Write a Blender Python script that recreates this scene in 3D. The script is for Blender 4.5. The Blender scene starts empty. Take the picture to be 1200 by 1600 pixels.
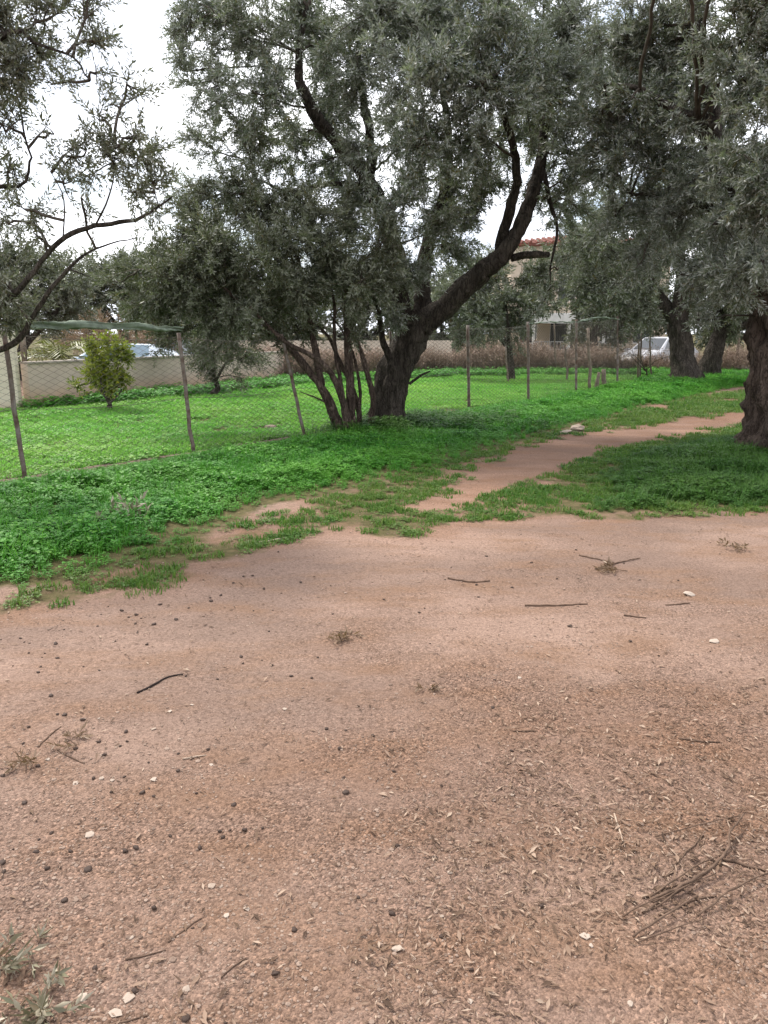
import bpy, math, random
import numpy as np
from mathutils import Vector, Matrix, noise as mnoise

R = math.radians
rng = np.random.default_rng(7)
random.seed(7)
S = bpy.context.scene
COL = S.collection

# ------------------------------------------------------------------ camera
F_PX, CAM_Z, PITCH = 1200.0, 1.6, math.atan(280 / 1200)
cam_d = bpy.data.cameras.new('camera')
cam = bpy.data.objects.new('camera', cam_d)
COL.objects.link(cam)
cam.location = (0, 0, CAM_Z)
cam.rotation_euler = (R(90) - PITCH, 0, 0)
cam_d.sensor_fit = 'VERTICAL'
cam_d.sensor_height = 36
cam_d.lens = 36 * F_PX / 1600
cam_d.clip_end = 2000
cam_d.clip_start = 0.05
S.camera = cam

# ------------------------------------------------------------------ sky, sun, exposure
SUN_EL, SUN_AZ = R(52), R(-38)        # azimuth measured from +Y (view direction) towards +X
W = bpy.data.worlds.new('World'); S.world = W; W.use_nodes = True
wn = W.node_tree.nodes; wl = W.node_tree.links; wn.clear()
w_out = wn.new('ShaderNodeOutputWorld'); w_bg = wn.new('ShaderNodeBackground')
w_sky = wn.new('ShaderNodeTexSky'); w_sky.sky_type = 'NISHITA'; w_sky.sun_disc = False
w_sky.sun_elevation = SUN_EL; w_sky.sun_rotation = SUN_AZ
w_sky.air_density = 1.0; w_sky.dust_density = 1.5
w_tc = wn.new('ShaderNodeTexCoord')
w_map = wn.new('ShaderNodeMapping'); w_map.inputs['Scale'].default_value = (1, 1, 2.6)
w_no = wn.new('ShaderNodeTexNoise'); w_no.inputs['Scale'].default_value = 3.2
w_no.inputs['Detail'].default_value = 7; w_no.inputs['Roughness'].default_value = .55
w_rp = wn.new('ShaderNodeValToRGB')
w_rp.color_ramp.elements[0].position = .36; w_rp.color_ramp.elements[1].position = .50
w_rp.color_ramp.elements[0].color = (.12, .12, .12, 1)
w_mix = wn.new('ShaderNodeMix'); w_mix.data_type = 'RGBA'
w_no2 = wn.new('ShaderNodeTexNoise'); w_no2.inputs['Scale'].default_value = 2.3; w_no2.inputs['Detail'].default_value = 6
w_rp2 = wn.new('ShaderNodeValToRGB')                          # thin and thick parts of the cloud sheet
w_rp2.color_ramp.elements[0].position = .36; w_rp2.color_ramp.elements[1].position = .60
w_rp2.color_ramp.elements[0].color = (.50, .54, .62, 1); w_rp2.color_ramp.elements[1].color = (1, 1, 1.02, 1)
w_mul = wn.new('ShaderNodeMix'); w_mul.data_type = 'RGBA'; w_mul.blend_type = 'MULTIPLY'; w_mul.inputs['Factor'].default_value = 1
w_mul.inputs['B'].default_value = (15.5, 15.6, 15.9, 1)
wl.new(w_tc.outputs['Generated'], w_map.inputs['Vector']); wl.new(w_map.outputs['Vector'], w_no.inputs['Vector'])
wl.new(w_no.outputs['Fac'], w_rp.inputs['Fac']); wl.new(w_rp.outputs['Color'], w_mix.inputs['Factor'])
wl.new(w_map.outputs['Vector'], w_no2.inputs['Vector']); wl.new(w_no2.outputs['Fac'], w_rp2.inputs['Fac']); wl.new(w_rp2.outputs['Color'], w_mul.inputs['A']); wl.new(w_mul.outputs['Result'], w_mix.inputs['B'])
wl.new(w_sky.outputs['Color'], w_mix.inputs['A']); wl.new(w_mix.outputs['Result'], w_bg.inputs['Color'])
w_bg.inputs['Strength'].default_value = 0.1
wl.new(w_bg.outputs['Background'], w_out.inputs['Surface'])

sun_d = bpy.data.lights.new('sun', 'SUN'); sun = bpy.data.objects.new('sun', sun_d); COL.objects.link(sun)
sun_d.energy = 3.0; sun_d.angle = R(10); sun_d.color = (1, .95, .87)
sv = Vector((math.sin(SUN_AZ) * math.cos(SUN_EL), math.cos(SUN_AZ) * math.cos(SUN_EL), math.sin(SUN_EL)))
sun.rotation_euler = (-sv).to_track_quat('-Z', 'Y').to_euler()
sun.location = sv * 40

S.view_settings.view_transform = 'Standard'; S.view_settings.look = 'None'
S.view_settings.exposure = 0.60; S.view_settings.gamma = 1; S.view_settings.use_curve_mapping = False
S.render.engine = 'CYCLES'
S.cycles.use_denoising = True
try:
    S.cycles.denoiser = 'OPENIMAGEDENOISE'; S.cycles.denoising_prefilter = 'ACCURATE'
except Exception:
    pass
S.cycles.max_bounces = 6; S.cycles.diffuse_bounces = 3; S.cycles.glossy_bounces = 2
S.cycles.transmission_bounces = 4; S.cycles.transparent_max_bounces = 8
S.cycles.sample_clamp_indirect = 6

# ------------------------------------------------------------------ survey helpers
CP, SP = math.cos(PITCH), math.sin(PITCH)
def ray(px, py):
    u, v = (px - 600) / F_PX, (800 - py) / F_PX
    return u, CP + v * SP, -SP + v * CP
def G(px, py):                         # where that point of the photograph meets the ground
    x, y, z = ray(px, py); k = -CAM_Z / z
    return np.array((x * k, y * k))
def P(px, py, Y):                      # the point of that sight line at distance Y
    x, y, z = ray(px, py); k = Y / y
    return np.array((x * k, Y, CAM_Z + z * k))

_perm = rng.permutation(512)
_val = rng.random(512)
def vnoise(x, y):
    xi = np.floor(x).astype(int); yi = np.floor(y).astype(int)
    fx, fy = x - xi, y - yi
    fx = fx * fx * (3 - 2 * fx); fy = fy * fy * (3 - 2 * fy)
    h = lambda a, b: _val[_perm[(_perm[a & 511] + b) & 511]]
    return (h(xi, yi) * (1 - fx) + h(xi + 1, yi) * fx) * (1 - fy) + (h(xi, yi + 1) * (1 - fx) + h(xi + 1, yi + 1) * fx) * fy
def fbm(x, y, o=4):
    s, a, t = 0, .5, 0
    for i in range(o):
        s = s + a * vnoise(x * 2 ** i + 17.3 * i, y * 2 ** i + 9.1 * i); t += a; a *= .5
    return s / t
def in_poly(x, y, poly):
    poly = np.asarray(poly); n = len(poly); r = np.zeros(np.shape(x), bool); j = n - 1
    for i in range(n):
        xi, yi = poly[i]; xj, yj = poly[j]
        c = ((yi > y) != (yj > y)) & (x < (xj - xi) * (y - yi) / (yj - yi + 1e-12) + xi)
        r ^= c; j = i
    return r
def poly_dist(x, y, poly, closed=True):
    poly = np.asarray(poly); d = np.full(np.shape(x), 1e9); n = len(poly)
    for i in range(n if closed else n - 1):
        a, b = poly[i], poly[(i + 1) % n]; ab = b - a
        t = np.clip(((x - a[0]) * ab[0] + (y - a[1]) * ab[1]) / (ab @ ab + 1e-12), 0, 1)
        d = np.minimum(d, np.hypot(x - a[0] - t * ab[0], y - a[1] - t * ab[1]))
    return d
def sdf(x, y, poly):                   # positive inside
    return np.where(in_poly(x, y, poly), 1, -1) * poly_dist(x, y, poly)
def gp(*pts): return np.array([G(*p) for p in pts])

# areas of the ground, from points read off the photograph and put on the ground plane
FENCE = [(40, 750), (303, 710), (478, 680), (614, 655), (733, 640), (826, 628), (901, 613), (965, 600), (1000, 590)]
LUSH = gp((-500, 1045), (0, 935), (100, 925), (180, 895), (260, 868), (340, 832), (430, 795), (520, 770), (600, 752), (680, 736),
          (760, 703), (850, 680), (930, 660), (1010, 638), (1080, 622), (1150, 606), (1400, 592), (1400, 566), (1040, 574), (1000, 590), (965, 601), (901, 614),
          (826, 629), (733, 641), (610, 660), (478, 681), (303, 711), (40, 752), (-500, 846))
FRINGE = gp((-500, 1085), (0, 962), (120, 945), (250, 922), (330, 885), (430, 858), (520, 838), (640, 846), (720, 838), (800, 815), (860, 800), (900, 803),
            (930, 812), (1100, 806), (1500, 800), (1500, 640), (1200, 605), (1080, 622), (930, 660), (760, 703), (600, 752), (340, 832), (0, 935), (-500, 1045))
RIGHT = gp((922, 797), (960, 803), (1060, 801), (1200, 793), (1600, 790), (1600, 668), (1210, 676), (1060, 692), (1000, 704), (955, 726), (915, 752), (935, 772))
STRIP = gp((650, 818), (720, 788), (800, 758), (880, 728), (960, 702), (1060, 688), (1040, 700), (960, 718), (900, 748), (840, 780), (760, 806), (700, 822))
PATH = gp((650, 800), (735, 733), (830, 697), (930, 678), (1040, 661), (1140, 646), (1250, 630), (1250, 648), (1140, 668), (1040, 688), (960, 706), (880, 734), (815, 768), (760, 808))
FIELD = np.vstack([gp((-500, 840), (40, 749), (303, 709), (478, 679), (610, 657), (733, 638), (826, 626), (901, 611), (965, 598), (1000, 588), (1020, 576)),
                   [(14, 34), (2, 33), (-3.4, 27), (-6, 21.5), (-8.2, 17), (-10.5, 17), (-14, 12)]])

def hgt(x, y):                         # gentle relief of the ground
    near = np.exp(-(y / 26.0) ** 2)
    return ((fbm(x * .35 + 3, y * .35) - .5) * .10 + (fbm(x * 1.7, y * 1.7 + 5, 3) - .5) * .035 + (fbm(x * 6, y * 6, 2) - .5) * .012) * near * np.clip((np.abs(y) + np.abs(x)) / 2, 0, 1)
def hz(x, y): return float(hgt(np.array([float(x)]), np.array([float(y)]))[0])

# ------------------------------------------------------------------ object helpers
def tag(o, label=None, cat=None, group=None, kind=None):
    if label: o['label'] = label
    if cat: o['category'] = cat
    if group: o['group'] = group
    if kind: o['kind'] = kind
    return o
def empty(name, loc=(0, 0, 0)):
    o = bpy.data.objects.new(name, None); COL.objects.link(o); o.location = loc; o.empty_display_size = .2
    return o
def link(name, me, mat=None, parent=None):
    o = bpy.data.objects.new(name, me); COL.objects.link(o)
    if mat is not None and not me.materials: me.materials.append(mat)
    if parent is not None:
        o.parent = parent; o.matrix_parent_inverse = Matrix.Translation(-Vector(parent.location)) if parent.type == 'EMPTY' and parent.parent is None else Matrix.Identity(4)
    return o
def mesh(name, V, Fc, smooth=False, attrs=None):
    me = bpy.data.meshes.new(name)
    V = np.asarray(V, np.float32)
    if isinstance(Fc, np.ndarray):
        k = Fc.shape[1]; nf = len(Fc)
        me.vertices.add(len(V)); me.vertices.foreach_set('co', V.ravel())
        me.loops.add(nf * k); me.loops.foreach_set('vertex_index', Fc.astype(np.int32).ravel())
        me.polygons.add(nf); me.polygons.foreach_set('loop_start', np.arange(0, nf * k, k, dtype=np.int32))
        me.polygons.foreach_set('loop_total', np.full(nf, k, np.int32))
    else:
        me.from_pydata([tuple(map(float, v)) for v in V], [], Fc)
    me.update(calc_edges=True)
    if smooth: me.polygons.foreach_set('use_smooth', np.ones(len(me.polygons), bool))
    for nme, arr in (attrs or {}).items():
        a = me.attributes.new(nme, 'FLOAT', 'POINT'); a.data.foreach_set('value', np.asarray(arr, np.float32))
    return me
class MB:
    """collects shapes for one mesh"""
    def __init__(s): s.v = []; s.f = []; s.n = 0
    def add(s, V, Fc):
        V = np.asarray(V, float); s.v.append(V)
        s.f += [tuple(int(i) + s.n for i in f) for f in Fc]; s.n += len(V); return s
    def box(s, c, d, rz=0):
        c = np.array(c, float); hx, hy, hz_ = np.array(d) / 2
        V = np.array([(x, y, z) for x in (-hx, hx) for y in (-hy, hy) for z in (-hz_, hz_)])
        V = np.stack([V[:, 0] * math.cos(rz) - V[:, 1] * math.sin(rz), V[:, 0] * math.sin(rz) + V[:, 1] * math.cos(rz), V[:, 2]], 1) + c
        return s.add(V, [(0, 1, 3, 2), (4, 6, 7, 5), (0, 4, 5, 1), (2, 3, 7, 6), (0, 2, 6, 4), (1, 5, 7, 3)])
    def tube(s, pts, rad, n=6, cap=True):
        V, Fq = tube(pts, rad, n); Fq = [tuple(f) for f in Fq]
        if cap:
            Fq.append(tuple(range(n))[::-1]); Fq.append(tuple(range(len(V) - n, len(V))))
        return s.add(V, Fq)
    def build(s, name, mat, parent=None, smooth=False):
        me = mesh(name, np.vstack(s.v), s.f, smooth); return link(name, me, mat, parent)

def frames(pts):
    pts = np.asarray(pts, float)
    t = np.gradient(pts, axis=0); t /= np.linalg.norm(t, axis=1)[:, None] + 1e-9
    ref = np.array((0, 0, 1.)) if abs(t[0][2]) < .9 else np.array((0, 1., 0))
    a = np.cross(t[0], ref); a /= np.linalg.norm(a)
    A = []
    for ti in t:
        a = a - ti * (a @ ti); a /= np.linalg.norm(a) + 1e-9; A.append(a)
    A = np.array(A); return t, A, np.cross(t, A)
def tube(pts, rad, n=6):
    pts = np.asarray(pts, float); m = len(pts); rad = np.broadcast_to(np.asarray(rad, float), (m,))
    t, a, b = frames(pts); th = np.arange(n) * 2 * math.pi / n
    V = pts[:, None] + rad[:, None, None] * (a[:, None] * np.cos(th)[None, :, None] + b[:, None] * np.sin(th)[None, :, None])
    i = np.arange(m - 1)[:, None] * n; j = np.arange(n)[None]; k = (j + 1) % n
    Fq = np.stack([i + j, i + k, i + n + k, i + n + j], -1).reshape(-1, 4)
    return V.reshape(-1, 3), Fq
def spline(pts, vals, step):
    pts = np.asarray(pts, float); vals = np.asarray(vals, float)
    if len(pts) == 2: pts = np.vstack([pts[0], (pts[0] + pts[1]) / 2, pts[1]]); vals = np.array([vals[0], vals.mean(), vals[1]])
    Pp = np.vstack([2 * pts[0] - pts[1], pts, 2 * pts[-1] - pts[-2]]); out = []; ov = []
    for i in range(len(pts) - 1):
        p0, p1, p2, p3 = Pp[i:i + 4]; n = max(2, int(np.linalg.norm(p2 - p1) / step))
        for t in np.arange(n) / n:
            out.append(.5 * ((2 * p1) + (p2 - p0) * t + (2 * p0 - 5 * p1 + 4 * p2 - p3) * t * t + (3 * p1 - p0 - 3 * p2 + p3) * t ** 3))
            ov.append(vals[i] * (1 - t) + vals[i + 1] * t)
    out.append(pts[-1]); ov.append(vals[-1]); return np.array(out), np.array(ov)

# ------------------------------------------------------------------ materials
class NT:
    def __init__(s, name):
        s.m = bpy.data.materials.new(name); s.m.use_nodes = True; s.t = s.m.node_tree; s.t.nodes.clear()
        s.out = s.n('OutputMaterial')
    def n(s, typ, **kw):
        x = s.t.nodes.new('ShaderNode' + typ)
        for k, v in kw.items(): setattr(x, k, v)
        return x
    def set(s, x, **kw):
        for k, v in kw.items():
            i = x.inputs[k.replace('_', ' ')]
            if hasattr(v, 'is_output') or isinstance(v, bpy.types.NodeSocket): s.t.links.new(v, i)
            else: i.default_value = v
        return x
    def L(s, a, b): s.t.links.new(a, b)
    def noise(s, vec, scale, detail=4, rough=.55):
        x = s.n('TexNoise'); s.set(x, Scale=scale, Detail=detail, Roughness=rough)
        if vec is not None: s.L(vec, x.inputs['Vector'])
        return x.outputs['Fac']
    def ramp(s, fac, stops):
        x = s.n('ValToRGB'); e = x.color_ramp.elements
        while len(e) < len(stops): e.new(.5)
        for el, (p, c) in zip(e, stops): el.position = p; el.color = (*c, 1) if len(c) == 3 else c
        s.L(fac, x.inputs['Fac']); return x.outputs['Color']
    def mix(s, fac, a, b, mode='MIX'):
        x = s.n('Mix', data_type='RGBA', blend_type=mode)
        for sock, v in (('Factor', fac), ('A', a), ('B', b)):
            i = x.inputs[sock]
            if isinstance(v, bpy.types.NodeSocket): s.L(v, i)
            else: i.default_value = v if sock == 'Factor' else ((*v, 1) if len(v) == 3 else v)
        return x.outputs['Result']
    def math(s, op, a, b=0.0, clamp=False):
        x = s.n('Math', operation=op, use_clamp=clamp)
        for i, v in enumerate((a, b)):
            if isinstance(v, bpy.types.NodeSocket): s.L(v, x.inputs[i])
            else: x.inputs[i].default_value = v
        return x.outputs[0]
    def bump(s, h, strength=.5, dist=.02, normal=None):
        x = s.n('Bump'); x.inputs['Strength'].default_value = strength; x.inputs['Distance'].default_value = dist
        s.L(h, x.inputs['Height'])
        if normal is not None: s.L(normal, x.inputs['Normal'])
        return x.outputs['Normal']
    def pos(s): return s.n('NewGeometry').outputs['Position']
    def obj(s): return s.n('TexCoord').outputs['Object']
    def attr(s, name):
        x = s.n('Attribute'); x.attribute_name = name; return x.outputs['Fac']
    def done(s, color, rough=.8, normal=None, spec=.3, metal=0.0, **kw):
        b = s.n('BsdfPrincipled')
        for k, v in (('Base Color', color), ('Roughness', rough), ('Normal', normal), ('Specular IOR Level', spec), ('Metallic', metal), *kw.items()):
            if v is None: continue
            i = b.inputs[k]
            if isinstance(v, bpy.types.NodeSocket): s.L(v, i)
            else: i.default_value = (*v, 1) if isinstance(v, tuple) and len(v) == 3 else v
        s.L(b.outputs['BSDF'], s.out.inputs['Surface']); return s.m
    def leafy(s, color, rough=.5, trans=.3, tcol=None, spec=.3):
        b = s.n('BsdfPrincipled'); s.L(color, b.inputs['Base Color']); b.inputs['Roughness'].default_value = rough
        b.inputs['Specular IOR Level'].default_value = spec
        t = s.n('BsdfTranslucent'); s.L(tcol if tcol is not None else color, t.inputs['Color'])
        m = s.n('MixShader'); m.inputs[0].default_value = trans
        s.L(b.outputs[0], m.inputs[1]); s.L(t.outputs[0], m.inputs[2]); s.L(m.outputs[0], s.out.inputs['Surface']); return s.m

def mat_plain(name, c, rough=.7, var=.25, scale=8, spec=.3, metal=0.0, bump=.2, bdist=.004):
    t = NT(name); p = t.obj(); n = t.noise(p, scale, 5)
    dark = tuple(x * (1 - var) for x in c); light = tuple(min(1, x * (1 + var)) for x in c)
    return t.done(t.ramp(n, [(.3, dark), (.7, light)]), rough, t.bump(t.noise(p, scale * 6, 3), bump, bdist) if bump else None, spec, metal)

def mat_olive_leaf(name, top_d, top_l, under, old=(.20, .15, .05), trans=.22):
    t = NT(name); p = t.pos(); tint = t.attr('tint')
    c = t.ramp(tint, [(0, top_d), (.55, tuple((a + b) / 2 for a, b in zip(top_d, top_l))), (.93, top_l), (.985, old)])
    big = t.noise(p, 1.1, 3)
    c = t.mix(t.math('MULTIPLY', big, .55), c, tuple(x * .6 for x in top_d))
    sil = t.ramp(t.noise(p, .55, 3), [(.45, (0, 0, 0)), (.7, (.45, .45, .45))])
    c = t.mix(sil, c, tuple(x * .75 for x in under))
    un = t.mix(t.math('MULTIPLY', tint, .5), under, tuple(x * .7 for x in under))
    col = t.mix(t.n('NewGeometry').outputs['Backfacing'], c, un)
    tc = t.mix(.5, c, (.10, .15, .02))
    return t.leafy(col, .42, trans, tc, .35)

M = {}
M['leaf_main'] = mat_olive_leaf('olive_leaf', (.118, .150, .096), (.270, .305, .208), (.50, .515, .46), trans=.38)
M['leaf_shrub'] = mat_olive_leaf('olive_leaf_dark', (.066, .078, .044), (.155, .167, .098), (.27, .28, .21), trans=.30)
M['leaf_near'] = mat_olive_leaf('olive_leaf_sparse', (.085, .090, .065), (.185, .19, .13), (.32, .32, .26), trans=.34)
M['leaf_right'] = mat_olive_leaf('olive_leaf_grey', (.102, .130, .088), (.248, .276, .195), (.47, .48, .43), trans=.36)
M['leaf_far'] = mat_olive_leaf('olive_leaf_far', (.08, .10, .055), (.20, .22, .13), (.30, .31, .25), trans=.3)
M['leaf_citrus'] = mat_olive_leaf('citrus_leaf', (.06, .12, .015), (.50, .50, .05), (.36, .40, .08), (.60, .52, .06), .45)
M['leaf_dry'] = mat_olive_leaf('dry_leaf', (.16, .09, .05), (.30, .20, .12), (.3, .2, .13), (.35, .2, .1), .15)
M['leaf_palm'] = mat_olive_leaf('palm_leaf', (.07, .10, .015), (.26, .25, .06), (.22, .22, .08), (.34, .2, .06), .3)

def mat_bark(name, dark, light, scale=1.0):
    t = NT(name); p = t.pos()
    mp = t.n('Mapping'); mp.inputs['Scale'].default_value = (9 * scale, 9 * scale, 2.2 * scale); t.L(p, mp.inputs['Vector'])
    n1 = t.noise(mp.outputs[0], 1.0, 6, .65)
    n2 = t.noise(p, 1.6, 3)
    mp2 = t.n('Mapping'); mp2.inputs['Scale'].default_value = (14 * scale, 14 * scale, 3.0 * scale); mp2.inputs['Rotation'].default_value = (.12, .1, 0); t.L(p, mp2.inputs['Vector'])
    ridge = t.math('ABSOLUTE', t.math('SUBTRACT', t.noise(mp2.outputs[0], 1.0, 5, .6), .5))        # furrows where the noise crosses its middle
    crack = t.math('MULTIPLY', ridge, 5.0, True)
    c = t.ramp(n1, [(.3, dark), (.72, light)])
    c = t.mix(t.math('MULTIPLY', n2, .45), c, tuple(x * .6 for x in dark))
    c = t.mix(t.ramp(ridge, [(.0, (.8, .8, .8)), (.05, (0, 0, 0))]), c, tuple(x * .4 for x in dark))
    lich = t.ramp(t.noise(p, 5.5, 5, .7), [(.60, (0, 0, 0)), (.72, (.6, .6, .6))])
    c = t.mix(lich, c, tuple(x * 1.5 for x in light))
    h = t.math('ADD', t.math('MULTIPLY', crack, 1.5), n1)
    return t.done(c, .92, t.bump(h, 1.0, .07), .15)
M['bark'] = mat_bark('olive_bark', (.050, .040, .032), (.215, .180, .146))
M['bark_warm'] = mat_bark('olive_bark_warm', (.075, .052, .041), (.33, .245, .195))
M['twig'] = mat_plain('twig_bark', (.075, .062, .050), .9, .4, 10, .1)

# ------------------------------------------------------------------ ground
def geo_axis(lo, hi, near, d0, g):
    a = [near]; d = d0
    while a[-1] < hi: a.append(a[-1] + d); d *= g
    b = [near]; d = d0
    while b[-1] > lo: b.append(b[-1] - d); d *= g
    return np.array(sorted(set(a + b)))
gx = geo_axis(-600, 600, 0, .055, 1.035)
gy = geo_axis(-400, 900, 2.2, .045, 1.034)
GX, GY = np.meshgrid(gx, gy)
fx, fy = GX.ravel(), GY.ravel()
w1 = (fbm(fx * 1.3, fy * 1.3, 3) - .5)
d_l, d_f, d_r, d_s, d_p, d_fi = (sdf(fx, fy, q) for q in (LUSH, FRINGE, RIGHT, STRIP, PATH, FIELD))
green = np.clip(np.maximum.reduce([d_l * 3 + .5 + w1 * 1.4, d_r * 3 + .5 + w1, d_fi * 2 + .6, d_s * 4 + .4 + w1 * 2]), 0, 1)
w3 = fbm(fx * 4.5 + 3, fy * 4.5, 3) - .5
green = np.maximum(green, np.clip(.46 + d_f * .5 + w1 * .9 + w3 * 1.2, 0, .75) * np.clip(d_f * 4 + .9, 0, 1))
far = np.clip((np.hypot(fx, fy) - 30) / 15, 0, 1)
green = np.maximum(green, far)
green *= np.clip(1 - (d_p * 3.0 + .85 + w1 * 1.2 + w3 * .8), 0.05, 1)
HEAP = gp((640, 1600), (560, 1300), (700, 1150), (880, 1080), (1060, 1050), (1250, 1040), (1400, 1500), (1050, 1480), (900, 1600))
worn = np.clip(np.maximum.reduce([d_p * 3 + .9, d_f * 2 + .6 + w1, np.clip(sdf(fx, fy, HEAP) * 1.2 + .2 + w1 * 2.0, 0, 1) * .55]), 0, 1)      # earth path, soil of the fringe, litter-stained ground
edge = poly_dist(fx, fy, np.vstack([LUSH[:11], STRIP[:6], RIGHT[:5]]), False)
grit_shade = np.clip((edge - 1.3) / 1.8 + w1 * 2.2 + w3 * .8, 0, 1)                     # fine dust near the grass, brown grit plus painted canopy shade farther out
gz = hgt(fx, fy) + np.clip(d_l, 0, .6) * .05 * (fy < 30)
ii = np.arange(len(gy) - 1)[:, None] * len(gx) + np.arange(len(gx) - 1)[None]
GF = np.stack([ii, ii + 1, ii + 1 + len(gx), ii + len(gx)], -1).reshape(-1, 4)

def mat_ground():
    t = NT('dirt_ground'); p = t.pos(); g = t.attr('green')
    mp = t.n('Mapping'); mp.inputs['Rotation'].default_value = (0, 0, R(-28)); mp.inputs['Scale'].default_value = (.55, 1.2, 1); t.L(p, mp.inputs['Vector'])
    big = t.noise(mp.outputs[0], .9, 4); mid = t.noise(mp.outputs[0], 2.6, 6, .62); fine = t.noise(p, 60, 4, .7); grit = t.noise(p, 190, 3, .7)
    pale, brown, grey = (.318, .216, .166), (.242, .150, .100), (.218, .150, .117)
    c = t.mix(t.ramp(big, [(.40, (0, 0, 0)), (.60, (1, 1, 1))]), pale, grey)
    c = t.mix(t.ramp(mid, [(.47, (0, 0, 0)), (.66, (.85, .85, .85))]), c, brown)
    # gravel grains
    v = t.n('TexVoronoi'); v.inputs['Scale'].default_value = 130; t.L(p, v.inputs['Vector'])
    cell = t.n('SeparateColor'); t.L(v.outputs['Color'], cell.inputs[0])
    stone = t.ramp(cell.outputs[0], [(.0, (.32, .29, .27)), (.5, (1, 1, 1)), (.9, (1.35, 1.32, 1.3)), (1, (2.1, 2.05, 2.0))])
    gr = t.attr('grit_shade')
    c = t.mix(t.math('MULTIPLY', gr, .8), c, t.mix(t.ramp(mid, [(.4, (0, 0, 0)), (.65, (1, 1, 1))]), (.225, .150, .114), (.205, .124, .082)))  # grit tint, partly canopy shade put into the colour
    patch = t.math('MULTIPLY', t.math('ADD', t.math('MULTIPLY', gr, .7), .2), t.ramp(t.noise(p, 1.7, 4, .6), [(.36, (.25, .25, .25)), (.60, (1, 1, 1))]))
    c = t.mix(t.math('MULTIPLY', patch, .85), c, t.mix(1.0, c, stone, 'MULTIPLY'))
    c = t.mix(.75, c, t.mix(1.0, c, t.ramp(fine, [(.25, (.40, .36, .33)), (.5, (1, 1, 1)), (.8, (1.45, 1.43, 1.4))]), 'MULTIPLY'))
    c = t.mix(.7, c, t.mix(1.0, c, t.ramp(grit, [(.3, (.55, .52, .5)), (.52, (1, 1, 1)), (.75, (1.35, 1.33, 1.3))]), 'MULTIPLY'))
    c = t.mix(t.attr('worn'), c, t.mix(1.0, c, (.93, .85, .79), 'MULTIPLY'))
    soil = t.ramp(t.noise(p, 14, 5, .7), [(.3, (.06, .055, .022)), (.6, (.12, .10, .045)), (.75, (.2, .14, .075))])
    gm = t.ramp(t.math('ADD', g, t.math('MULTIPLY', t.math('SUBTRACT', t.noise(p, 9, 5, .7), .5), .9)), [(.35, (0, 0, 0)), (.7, (1, 1, 1))])
    c = t.mix(gm, c, soil)
    h = t.math('ADD', t.math('MULTIPLY', fine, .6), t.math('MULTIPLY', t.math('SUBTRACT', 1, v.outputs['Distance']), t.math('MULTIPLY', patch, .6)))
    h = t.math('ADD', h, t.math('MULTIPLY', mid, 1.2)); h = t.math('ADD', h, t.math('MULTIPLY', grit, .3))
    return t.done(c, .95, t.bump(h, .9, .014), .12)
ground = link('ground', mesh('ground', np.stack([fx, fy, gz], 1), GF, True, {'green': green, 'worn': worn, 'grit_shade': grit_shade}), mat_ground())
tag(ground, 'pinkish brown trodden dirt track running into grassy earth', kind='structure')

# ------------------------------------------------------------------ trees
def spray_proto(n_pair, length, leaf_l, leaf_w, seed, droop=.0):
    r = np.random.default_rng(seed); V = []; Fc = []; T = []
    def leaf(p, d, nrm, l, w):
        side = np.cross(nrm, d); k = len(V)
        V.extend([p, p + d * l * .45 + side * w * .5 + nrm * w * .15, p + d * l + nrm * l * r.uniform(-.15, .05), p + d * l * .45 - side * w * .5 + nrm * w * .15])
        Fc.extend([(k, k + 3, k + 2), (k, k + 2, k + 1)]); T.extend([r.random()] * 4)
    bend = r.uniform(-.3, .3, 2)
    stem = lambda s: np.array((s * length, bend[0] * s * s * length, (bend[1] - droop) * s * s * length))
    for i in range(n_pair):
        s = (i + .6) / n_pair; p = stem(s); tan = stem(min(1, s + .05)) - stem(s - .05); tan /= np.linalg.norm(tan)
        a0 = i * 1.57 + r.uniform(-.5, .5)
        for q in (0, math.pi):
            a = a0 + q; rad = np.array((0, math.cos(a), math.sin(a)))
            d = tan * r.uniform(.45, .85) + rad * r.uniform(.6, 1.0) + r.normal(0, .15, 3); d /= np.linalg.norm(d)
            nrm = np.cross(d, np.cross(tan, rad) + r.normal(0, .4, 3)); nrm /= np.linalg.norm(nrm) + 1e-9
            if r.random() < .5: nrm = -nrm
            leaf(p, d, nrm, leaf_l * r.uniform(.65, 1.15), leaf_w * r.uniform(.8, 1.2))
    d = stem(1) - stem(.9); d /= np.linalg.norm(d); nrm = np.cross(d, r.normal(0, 1, 3)); nrm /= np.linalg.norm(nrm)
    leaf(stem(1), d, nrm, leaf_l, leaf_w)
    # the stem itself, a thin three-sided spine
    k = len(V); w = length * .007 + .0008
    for s in (0, .95):
        c = stem(s)
        for a in (0, 2.1, 4.2): V.append(c + np.array((0, math.cos(a), math.sin(a))) * w * (1.1 - .6 * s)); T.append(2.0)
    for i in (0,):
        for j in range(3):
            j2 = (j + 1) % 3; a, b, c_, d_ = k + i + j, k + i + j2, k + i + 3 + j2, k + i + 3 + j; Fc += [(a, b, c_), (a, c_, d_)]
    return np.array(V), np.array(Fc), np.array(T)

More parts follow.
